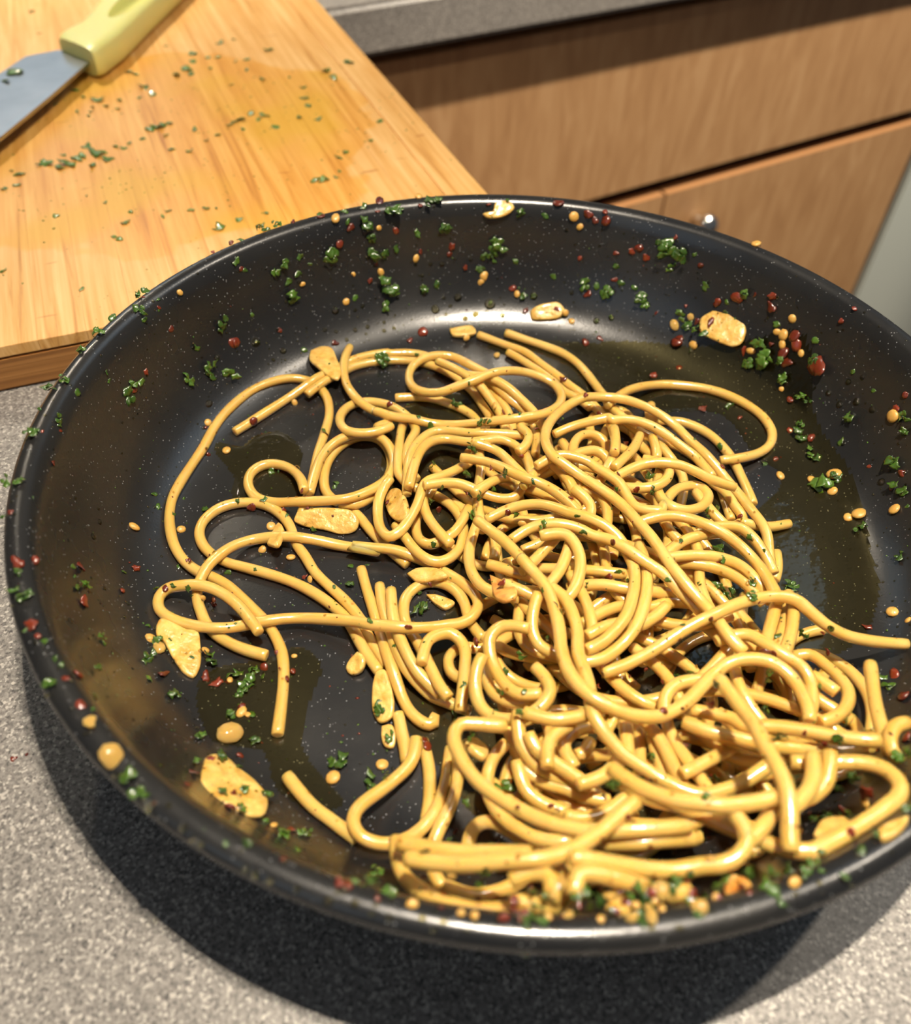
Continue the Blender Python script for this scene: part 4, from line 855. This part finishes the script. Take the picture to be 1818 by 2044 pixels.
HOURS = ['three', 'two', 'one', 'twelve', 'eleven', 'ten', 'nine', 'eight', 'seven', 'six', 'five', 'four']
def where(p):
    r_ = math.hypot(p[0], p[1]); h = HOURS[int(round((math.degrees(math.atan2(p[1], p[0])) % 360) / 30)) % 12] + " o'clock"
    if p[2] > 0.044 and r_ > 0.12: return 'pan rim at ' + h
    if r_ > 0.1035: return ('upper' if p[2] > .022 else 'lower') + ' pan wall at ' + h
    if hf(p[0], p[1]) > ZFL + 0.0012: return 'spaghetti ' + ('near tangle centre' if r_ < .045 else 'at ' + h)
    return 'pan floor at ' + h
PEND = []
def pend(o, lab, cat, px): PEND.append((o, lab, cat, px))
def finish():
    by = {}
    for t in PEND: by.setdefault(t[1], []).append(t)
    W_ = ['', 'one', 'two', 'three', 'four', 'five', 'six', 'seven', 'eight', 'nine', 'ten']
    W_ += ['eleven', 'twelve', 'thirteen', 'fourteen', 'fifteen', 'sixteen', 'seventeen', 'eighteen', 'nineteen', 'twenty', 'twenty-one', 'twenty-two', 'twenty-three', 'twenty-four']
    OR = ['leftmost'] + [q + ' from left' for q in 'second third fourth fifth sixth seventh eighth ninth tenth eleventh twelfth thirteenth fourteenth fifteenth sixteenth seventeenth eighteenth nineteenth twentieth twenty-first twenty-second twenty-third twenty-fourth'.split()]
    for lab, L_ in by.items():
        L_.sort(key=lambda t: t[3]); n = len(L_)
        for i, (o, l, cat, px) in enumerate(L_):
            if n > 1 and n <= 24: l = f'{l}, {OR[i]} of {W_[n]}' if i < n - 1 else f'{l}, rightmost of {W_[n]}'
            tag(o, l, cat, {'parsley': 'parsley flecks', 'chili flake': 'chili flakes', 'garlic': 'garlic chunks', 'chili seed': 'chili seeds', 'oil drop': 'oil drops'}[cat] + (' in the pan' if 'board' not in lab and 'blade' not in lab else ' on the chopping board'))
def join_leaf(L_, name, mat, label, cat):
    V, F = [], []
    for me, M_ in L_:
        k = len(V); V.extend(tuple(M_ @ v.co) for v in me.vertices); F.extend(tuple(k + i for i in p.vertices) for p in me.polygons)
    tag(mesh_obj(name, V, F, mat), label, cat, kind='stuff')
SMALLP, SMALLB = [], []
GLINT = []
def scatter(kind, s):
    for it in px_list(s):
        a, b = it[0], it[1]; sz = it[2] if len(it) > 2 else 12
        p = hit(a, b); d = np.linalg.norm(p - CAM); size = sz * d / FPX
        n = normal_at(p[0], p[1]) if p[2] > 0.004 else Vector((0, 0, 1))
        if p[2] < 0.002: loc = 'grey worktop left of the pan'
        else: loc = where(p)
        if p[2] > 0.0475: n = Vector((0, -.15, 1)).normalized()
        n = (n + Vector((random.uniform(-.35, .35), random.uniform(-.35, .35), 0))).normalized()
        big = 'large ' if sz >= 20 else ('small ' if sz < 13 else '')
        if kind == 'P' and sz <= 12:
            o = chunk('t', random.choice(LEAF), p, n, size * 1.6, lift=0.22); SMALLP.append((o.data, o.matrix_world.copy())); bpy.data.objects.remove(o); continue
        if kind == 'P':
            o = chunk('parsley_fleck', random.choice(LEAFC if sz >= 16 else LEAF), p, n, size * 1.55, squash=1.0, lift=0.22); lab = f'{big}parsley fleck on {loc}'; cat = 'parsley'
        elif kind == 'C':
            o = chunk('chili_flake', random.choice(CHI[4:] if sz > 24 else CHI), p, n, size * 1.1, squash=random.uniform(.8, 1.1), lift=0.30); lab = f'{big}red chili flake on {loc}'; cat = 'chili flake'
        elif kind == 'G':
            o = chunk('garlic_chunk', random.choice(GCH), p, n, size * 1.05, squash=0.8, lift=0.5); lab = f'{big}garlic chunk on {loc}'; cat = 'garlic'
        elif kind == 'S':
            o = chunk('chili_seed', random.choice(SEE), p, n, size * 1.0, squash=1.0, lift=0.35); lab = f'{big}yellow chili seed on {loc}'; cat = 'chili seed'
        pend(o, lab, cat, a)
scatter('P', '''K 210,430,14 270,480,12 440,480,16 515,450,16 585,505,12 530,550,12 600,400,12 660,445,8 790,385,28 725,150,14 870,130,14 985,185,22 890,190,12 985,105,14 1060,370,20 1110,380,18 1180,350,12 1170,130,24 1210,120,14 1030,290,16 1310,260,14 1360,80,18 1430,80,20 1480,230,20 1130,555,32 530,650,24 1700,470,14 1770,330,22 1740,400,16 140,815,22 310,755,10 930,650,14 1350,600,20 1430,570,14 1130,700,16 340,920,12 60,1060,20 190,1130,24 70,1130,14 625,965,14 340,250,20 400,240,12 470,220,16 210,300,12
L 275,400,24 240,460,16 390,490,12 400,200,18 340,120,12 570,215,14 1310,400,34 1380,440,28 1320,520,16 1250,375,12 1470,450,12 820,630,22 880,640,14 940,680,24 1030,620,14 1110,650,12 1150,710,24 1180,740,16 1540,640,14 1000,520,12 440,700,16 620,580,12 410,650,8 170,540,12 500,700,10 1390,830,18 1430,890,20 1500,900,18 1530,930,14 1450,1030,12 1670,735,14 1780,690,18 310,820,8 240,740,14 970,830,8 880,850,8
M 770,650,24 840,760,30 900,770,16 930,910,22 880,520,14 1050,1040,18 1100,1070,16 680,790,20 1150,630,14 1410,850,12 1400,1170,24 1330,1340,14 1050,1280,24 1050,1240,16 1130,1420,18 1160,1460,14 790,1500,14 1200,1650,34 1280,1610,20 1750,1650,24 1790,1160,24 1780,1270,18 1700,1490,26 1140,770,20 1560,985,10 520,430,8
N 800,435,16 880,400,14 850,510,20 870,570,12 955,450,10 680,560,14 600,660,18 500,760,16 390,950,18 300,1000,22 465,1010,14 640,890,8 655,940,8 800,960,16 850,950,14 780,1030,24 1130,940,20 1180,740,14 1260,860,18 360,1180,16 240,1110,10 180,1280,26 220,1240,14 945,515,10
O 60,190,18 110,200,18 195,290,8 20,400,8 130,860,30 120,740,16 130,900,16 450,760,12 500,820,20 440,700,12 460,830,12 750,735,10 955,340,14 930,265,10 1110,290,8 600,1130,16 625,1160,12 570,1310,16 1060,1500,22 330,1270,14 370,1300,14 320,1420,20 575,1490,12 560,1570,12 150,1090,8 270,1160,14 905,1270,24 950,1150,20 1030,1145,10 900,1380,14 950,840,12 890,1060,12 1240,360,12 1080,710,10 1250,1260,22 1280,1240,14 1430,1370,24 1500,1400,30 1470,1480,18 1400,1600,20 1520,1600,14 1200,1740,20 1530,1770,14 1380,740,14 1450,1440,20 1540,1350,20 1590,1370,14
Q 670,380,26 720,470,24 1040,190,20 1150,310,26 1030,320,20 1270,470,22 1150,480,20 1240,560,18 1380,490,20 1240,340,14 1380,620,14 1460,700,24 1560,700,20 1540,770,14 1170,740,12 1060,670,10 1290,740,16 830,340,10 1740,320,24 1320,220,16
R 350,690,30 400,640,22 460,730,24 300,680,20 200,60,24 370,150,30 450,140,16 640,540,20 620,715,10 1050,190,30 1180,870,26 1240,870,22 930,670,20 1400,830,30 760,450,18 880,240,24 1640,160,24 1580,230,14 1470,700,24 1540,760,30 1780,760,24 1200,740,14 960,600,12 30,440,18
T 80,190,24 1120,700,30 1220,710,24 980,800,34 630,820,18 260,870,26 520,900,18 520,700,14 680,150,14 1310,360,22 1250,420,16 1440,390,18 1400,200,20 1480,130,20 1600,480,16 1500,590,16 480,770,16 1790,340,20 1740,20,24 20,270,14
Z 970,600,20 500,600,24 560,650,20 700,580,14 115,550,12 480,340,26 340,590,10 390,60,12 1760,400,16 1640,1270,24 1790,40,12 860,1680,14 1310,1650,20 300,1215,10 220,870,10 790,350,10 960,1000,10 1450,190,18 1170,1300,14
A 1740,210,18 1690,220,16 1300,740,14 1345,250,8 920,1020,16 970,1020,12 670,1240,10 860,1230,12 200,1330,8 800,1735,8 1030,1340,14 1220,1440,12 1390,1110,14 1370,1140,12 | B 340,540,10 205,470,12 310,485,12 1370,480,8 1630,730,12 1490,330,12 1610,320,10 1480,470,18 340,990,10 1700,1370,16 1690,1320,12
C 110,285,18 60,290,14 330,245,10 610,590,16 650,610,12 345,700,12 430,760,14 710,455,12 860,735,10 1010,685,8 1080,680,8 710,1110,18 430,1070,16 880,1215,14 510,1205,10 420,1340,16 700,1405,20 1500,1415,12 1550,1535,14 1390,715,10 760,950,8 1040,1410,14
D 480,830,14 915,1085,14 930,1130,10 1220,1600,16 630,1590,14 1030,1640,16 990,1380,22 1090,1690,20 850,1620,10 265,1530,14 20,1245,10 820,570,6 260,930,12 1520,1640,20
E 560,660,28 590,640,18 1560,610,14 1590,660,12 1470,500,12 1120,1380,12 1160,1240,12 1330,1240,10 890,1190,12 290,1370,20 370,1580,18 930,1550,16 570,520,10 820,1400,14 830,1450,12 390,910,8
G 1210,1060,14 800,1090,20 1070,720,14 210,630,12 430,40,16 1640,1170,20 1440,1010,10 190,1980,16 740,670,12 1090,1840,12''')
scatter('C', '''K 245,475,10 560,195,14 905,225,20 1180,245,12 840,325,16 1070,130,10 1060,60,16 1520,340,18 1510,390,12 1600,465,14 1330,370,12 1025,545,14 1060,440,12 480,850,10 200,920,20 810,925,16 1345,860,18 1265,910,16 730,160,12 180,325,12 75,375,10 1330,90,10 1740,90,10
L 780,470,14 1000,440,14 1090,430,18 1130,420,16 1180,465,16 830,205,24 870,240,20 930,240,20 940,200,14 1360,345,12 1515,520,12 990,600,16 830,690,20 370,655,14 450,790,16 640,780,14 1620,740,14 1740,705,18 1500,855,12 1570,860,16 1380,970,20 1245,805,8 1420,760,8 900,960,16 800,985,18 1220,1185,20 1380,1130,12 1520,1390,18 680,1200,12 650,140,16
M 850,400,26 850,320,18 600,330,18 730,310,12 460,365,14 410,510,18 320,500,16 190,640,24 640,700,24 700,640,12 1010,600,20 1020,660,18 1330,495,14 1420,410,10 930,720,22 960,790,30 1180,820,44 840,660,14 980,1040,14 1130,1320,16 970,1265,12 1530,1515,14 1720,1110,18 1790,1010,14 1660,1470,20 1760,1560,20 1680,1670,12 870,1470,10 360,1110,16
N 1030,625,12 880,885,14 800,990,14 1420,715,18 1690,630,10 960,495,8 315,1440,16 255,1250,10 870,435,8 360,1240,8 1540,1185,18 1240,1220,8 460,755,8 1260,1380,10
O 110,680,32 205,670,16 65,375,16 480,710,24 500,920,26 820,710,18 735,840,12 200,1060,32 240,1120,14 470,1360,20 400,1380,18 490,1540,16 985,1360,30 1240,1370,28 1310,1410,30 1300,900,16 1380,1400,14 1140,665,8 1270,630,8 1600,1310,16 1780,1340,16 1510,340,14 1470,1560,18
Q 1000,375,20 970,435,14 1090,300,18 1180,550,20 1210,480,16 1510,670,16 800,530,10 70,300,12 140,275,8 1240,290,14 1470,820,12 1760,940,22
R 240,690,24 390,770,16 730,810,12 1110,830,20 640,650,14 800,420,18 1330,300,14 1700,340,14 1290,870,16 1440,800,18 1550,710,12 1100,500,6
T 150,380,14 290,550,12 690,860,16 600,900,14 330,890,20 1560,230,36 1430,340,34 1460,470,16 1150,440,8 640,135,14 920,590,12
Z 425,820,12 80,1265,12 410,1420,24 800,1070,20 1510,890,20 1070,1620,14 1220,1700,14 750,710,8 1700,1220,18 1780,1360,24 1790,1660,20 1240,1050,16
A 1140,1165,12 780,1280,14 300,1670,8 1180,1290,10 1000,1300,14 | B 955,955,12 1020,1140,12 1160,410,14 1440,555,8 150,490,12 500,600,18
C 140,610,12 880,1070,16 1390,430,14 1560,540,12 1045,800,10 700,1255,10 1090,990,10 130,1320,12 490,1370,12 | D 265,830,12 400,930,18 200,1580,16 1020,770,12
E 650,460,12 490,770,14 990,890,22 945,1360,14 600,1600,24 620,1640,20 1180,450,20 | F 1690,960,14''')
scatter('S', '''K 820,175,20 1075,225,12 1300,410,16 1090,490,16 880,675,14 1710,520,16 1690,555,12 1305,25,14 920,505,10 615,565,12
L 740,220,18 780,280,14 200,570,14 185,610,10 400,690,14 690,800,14 1470,1000,16 730,855,12 | Y 905,1430,18
M 990,475,16 930,595,20 920,660,18 300,660,18 700,700,18 1050,720,14 1700,1165,24 900,1585,20 1280,1575,26 1270,1690,18 1120,1610,16 880,570,12 910,970,10
N 1085,405,12 1780,1070,14 1255,1195,14 1370,1365,16
O 805,465,22 1095,480,18 905,1140,20 1220,890,14 1240,1210,16 1390,1390,14 1640,460,18 1760,650,18 1500,1600,14 1590,600,18
Q 1420,650,18 1730,400,28 | R 420,75,24 580,790,22 830,840,16 900,855,16 780,640,18
T 1560,300,22 1130,770,24 640,640,20 | Z 1710,60,20 1460,100,26 1380,120,16 1690,780,20 1800,840,12
B 30,855,20 435,950,14 1080,985,12 1200,430,16 700,1395,24 | C 905,620,16 1100,1470,16 690,125,14''')
scatter('G', '''O 560,1650,38 1400,1725,44 960,1200,18 | Q 570,295,32 | L 1350,885,20 1450,830,12 | K 1795,1000,12''')
# the curled garlic slice stuck on the far rim
slice_obj('garlic_slice', 'L 190,205 255,185 265,135 300,112 360,130 385,165 350,205 285,228 215,228', GARLIC, 'curled garlic slice stuck below the far rim of the pan', th=0.0016)
# parsley hanging on the outside of the near rim
p = at_z(1045, 1898, 0.0460); chunk('parsley_fleck', LEAF[1], p, Vector((0.0, -1, 0.3)).normalized(), 0.0030, lift=.1)
tag(C.objects[-1] if False else bpy.data.objects[[o.name for o in C.objects if o.name.startswith('parsley_fleck')][-1]], 'green parsley fleck hanging outside the near rim of the pan', 'parsley')
# rubble of herbs, chili and garlic between the front strands and the near wall
rr_ = random.Random(9)
def band(x0, x1, f, dy, n, s0, s1):
    return 'X ' + ' '.join('%.0f,%.0f,%.0f' % (x, f(x) + rr_.uniform(-dy, dy), rr_.uniform(s0, s1)) for x in (rr_.uniform(x0, x1) for _ in range(n)))
front = lambda x: 1808 - ((x - 1150) / 400) ** 2 * 40
scatter('P', band(1000, 1560, front, 36, 26, 14, 26)); scatter('C', band(900, 1500, front, 34, 20, 12, 20)); scatter('G', band(1100, 1520, front, 34, 9, 16, 28)); scatter('S', band(850, 1500, front, 34, 9, 14, 20))
inner = lambda x: 1500
scatter('P', band(960, 1700, inner, 260, 22, 13, 20)); scatter('C', band(960, 1700, inner, 260, 16, 9, 15))
scatter('P', band(860, 1500, lambda x: 1010, 210, 18, 13, 18)); scatter('C', band(900, 1500, lambda x: 1010, 210, 10, 8, 13))

def board_bits(s):
    for it in px_list(s):
        sz = it[2] if len(it) > 2 else 8; a, b = it[0], it[1]
        onb = sz > 0 and ((a < 45 and 130 < b < 175)); z = (zb + 0.0012) if onb else ZB + 0.0002
        p = at_z(a, b, z); u, v = board_pt(p)
        if not onb and (u > -0.001 or v < 0.001): continue
        d = np.linalg.norm(p - CAM); size = sz * d / FPX
        if sz <= 12 and not onb:
            o = chunk('t', random.choice(LEAFD), p, Vector((random.uniform(-.3, .3), random.uniform(-.3, .3), 1)).normalized(), size * 1.25, lift=.1); SMALLB.append((o.data, o.matrix_world.copy())); bpy.data.objects.remove(o); continue
        o = chunk('parsley_fleck', random.choice(LEAFD), p, (Vector((random.uniform(-.3, .3), random.uniform(-.3, .3), 1))).normalized(), size * 1.25, lift=.1)
        if onb: loc = 'knife blade'
        else: loc = 'chopping board ' + ('near the knife' if a < 260 and b < 260 else 'close to the pan' if b > 370 else 'in its chopped streak' if a < 300 else 'towards its right edge' if a > 560 else 'in the middle')
        lab = ('larger ' if sz >= 16 else '') + 'parsley fleck on the ' + loc
        pend(o, lab, 'parsley', a)
board_bits('''U 165,60,10 205,175,8 70,375,24 95,370,16 30,420,14 385,470,16 290,540,10 565,370,8 670,372,14 705,385,10 740,450,16 760,460,10 915,390,18 970,360,20 990,385,12 1000,280,14 1000,320,12 860,240,8 1140,225,14 1210,205,8 1390,262,18 1090,355,12 1280,310,10 1360,412,14 1130,298,12 1080,300,10 1200,440,9 1220,320,8 1280,365,9 790,490,16 720,510,10 620,520,14 510,520,20 430,505,10 550,550,12 610,565,9 470,580,8 460,600,8 400,580,9 480,555,8 1690,370,22 1730,405,22 1580,510,16 1600,550,14 1650,620,14 1570,455,12 780,670,18 810,660,22 840,655,20 880,640,14 1370,600,20 1300,590,14 1340,620,14 1250,620,20 1215,630,14 1190,650,14 1260,670,9 1130,700,14 1010,675,14 1070,730,10 890,775,14 980,785,12 670,745,12 600,760,14 640,770,12 500,800,30 530,790,20 560,825,22 400,825,24 430,810,18 350,850,26 310,870,18 380,860,16 450,760,16 240,850,24 210,855,14 100,905,20 330,805,9 60,885,8 480,860,18 20,980,12 90,960,14 740,720,10 860,700,10 450,1015,8 545,1050,8 290,1120,11 650,1155,16 680,1100,10 870,1095,12 845,1125,12 990,1090,15 1070,1080,14 1120,1080,10 1145,1170,18 1120,1190,12 1240,1140,14 1380,1105,12 1355,1165,12 1635,935,22 1670,935,20 1690,930,14 1740,920,11 1760,890,8 620,1240,14 590,1225,10 1790,790,14 1760,820,14 1430,660,14 1550,610,11 1500,400,7
V 250,325,20 410,630,14 365,730,11 780,755,16 | N 20,275,14 495,385,12 720,80,14 1330,15,20 690,70,10''')

# ------------------------------------------------------------------ uncountable crumbs and drops
def crumbs(name, placer, count, size, mat, flat, label, cat, seed, parent=None):
    r = random.Random(seed); V, F = [], []
    base = [(1, 0, 0), (0, 1, 0), (-1, 0, 0), (0, -1, 0), (0, 0, 1), (0, 0, -1)]
    fc = [(0, 1, 4), (1, 2, 4), (2, 3, 4), (3, 0, 4), (1, 0, 5), (2, 1, 5), (3, 2, 5), (0, 3, 5)]
    for _ in range(count):
        q = placer(r)
        if q is None: continue
        p, n = q; s = size * r.uniform(.4, 1.5); el = r.uniform(.5, 1.6); Mx = n.to_track_quat('Z', 'Y').to_matrix() @ Matrix.Rotation(r.random() * 6.28, 3, 'Z')
        k = len(V)
        for b in base: V.append(tuple(Vector(p) + Mx @ Vector((b[0] * s * el, b[1] * s, b[2] * s * flat))))
        F += [tuple(k + i for i in f) for f in fc]
    o = mesh_obj(name, V, F, mat); tag(o, label, cat, kind='stuff'); return o
def on_board(r):
    c = r.choice(((-0.20, 0.10, .05, .012), (-0.14, 0.115, .05, .014), (-0.15, .2, .05, .02), (-0.08, .19, .045, .02), (-.10, .13, .07, .05), (-.05, .15, .04, .03), (-.12, .05, .08, .03)))
    x_, y_ = r.gauss(c[0], c[2]), r.gauss(c[1], c[3])
    if not (-BW + .002 < x_ < -.003 and .003 < y_ < BL - .01): return None
    p = BC + BX * x_ + BY * y_; return ((p[0], p[1], ZB + .0001), Vector((0, 0, 1)))
crumbs('parsley_crumbs', on_board, 420, 0.00042, HERBDRY, .35, 'tiny green parsley crumbs sprinkled over the bamboo board', 'parsley crumbs', 3)
def in_pan(r):
    a = r.random() * 6.283; rr = .121 * math.sqrt(r.random()); x_, y_ = rr * math.cos(a), rr * math.sin(a); return ((x_, y_, hf(x_, y_)), normal_at(x_, y_))
crumbs('herb_crumbs', in_pan, 620, 0.00030, HERB, .5, 'tiny green parsley crumbs stuck all over pan and spaghetti', 'parsley crumbs', 5)
crumbs('chili_crumbs', in_pan, 160, 0.00032, CHILI, .5, 'tiny red chili crumbs stuck all over pan and spaghetti', 'chili crumbs', 6)
# oil drops: domes on the coating
def dome_mesh():
    bm = bmesh.new(); bmesh.ops.create_uvsphere(bm, u_segments=14, v_segments=10, radius=0.5)
    for v in bm.verts: v.co.z *= 0.55
    me = bpy.data.meshes.new('oil_drop'); bm.to_mesh(me); bm.free(); me.polygons.foreach_set('use_smooth', [True] * len(me.polygons)); me.materials.append(DROP); return me
DM = dome_mesh()
for it in px_list('''K 1010,405,10 1130,380,10 1390,445,10 1460,445,10 1420,720,18 1470,650,10 1555,650,12 815,725,16 935,725,9 980,700,10 750,845,12 820,855,9 500,970,14 440,1025,9 330,920,20 690,920,9 885,905,10 1110,800,9 1170,770,9 1010,825,9 1110,850,9 1170,835,9 935,845,9 1485,750,9 1600,775,10 1660,755,12 1510,700,9 1340,515,9 1190,650,8 1000,870,7 50,1290,18 100,1010,12 600,555,10 920,510,12
L 40,710,16 235,750,22 500,700,16 150,810,11 310,820,12 90,835,9 280,595,9 730,680,10 120,480,10 970,830,12 880,850,12 700,300,8
O 590,350,10 455,285,7 560,605,8 420,540,7 560,520,14 600,430,12 800,1320,7 630,830,8 425,1030,12 410,430,12 1800,100,12
M 1440,1060,16 1320,1080,16 1550,1115,14 1240,1000,12 1610,1620,14 1380,920,12 1480,890,12 1340,1350,12
Q 595,385,12 780,540,18 950,655,16 1000,715,14 1040,740,12 1270,870,14 1320,900,16 1400,930,16 1540,970,14 1700,1035,18 1785,980,14 875,540,14 735,490,12
R 150,775,18 230,720,18 370,840,14 460,860,14 630,865,16 740,880,14 910,890,14 280,790,14 690,920,14
T 290,1030,18 460,1040,16'''):
    p = hit(it[0], it[1]); n = normal_at(p[0], p[1]); size = it[2] * np.linalg.norm(p - CAM) / FPX
    o = chunk('oil_drop', DM, p, n, size, lift=0.05); pend(o, 'clear oil drop on ' + where(p), 'oil drop', it[0])
def drops_on_pan(r):
    a = r.random() * 6.283; rr = r.choice((.098, .106, .110, .114, .118, .1215, .126)) + r.uniform(-.004, .003); x_, y_ = rr * math.cos(a), rr * math.sin(a)
    if rr > .1285: return None
    return ((x_, y_, hf(x_, y_)), normal_at(x_, y_))
V, F = [], []; r_ = random.Random(11); src = DM
sv = [v.co.copy() for v in src.vertices]; sf = [tuple(p.vertices) for p in src.polygons]
def add_drop(p, n, s):
    k = len(V); Mx = n.to_track_quat('Z', 'Y').to_matrix()
    V.extend(tuple(Vector(p) + Mx @ (c * s)) for c in sv); F.extend(tuple(k + i for i in f) for f in sf)
for _ in range(1500):
    q = drops_on_pan(r_) if _ < 900 else in_pan(r_)
    if q: add_drop(q[0], q[1], 0.0005 * r_.uniform(.5, 1.8))
for t_ in PEND:
    if 'oil' in t_[1] or r_.random() < .35: continue
    c_ = t_[0].matrix_world.translation
    if math.hypot(c_.x, c_.y) > .129 or c_.z < .004: continue
    for _ in range(2):
        x_, y_ = c_.x + r_.gauss(0, .0009), c_.y - abs(r_.gauss(0, .0009)); add_drop((x_, y_, hf(x_, y_)), normal_at(x_, y_), 0.0009 * r_.uniform(.5, 1.3))
tag(mesh_obj('oil_droplets', V, F, DROP), 'spray of tiny oil droplets covering the pan wall and rim', 'oil droplets', kind='stuff')

join_leaf(SMALLP, 'parsley_specks', HERB, 'smallest wet parsley specks stuck around the pan', 'parsley specks')
join_leaf(SMALLB, 'parsley_specks', HERBDRY, 'smallest chopped parsley specks on the chopping board', 'parsley specks')
finish()
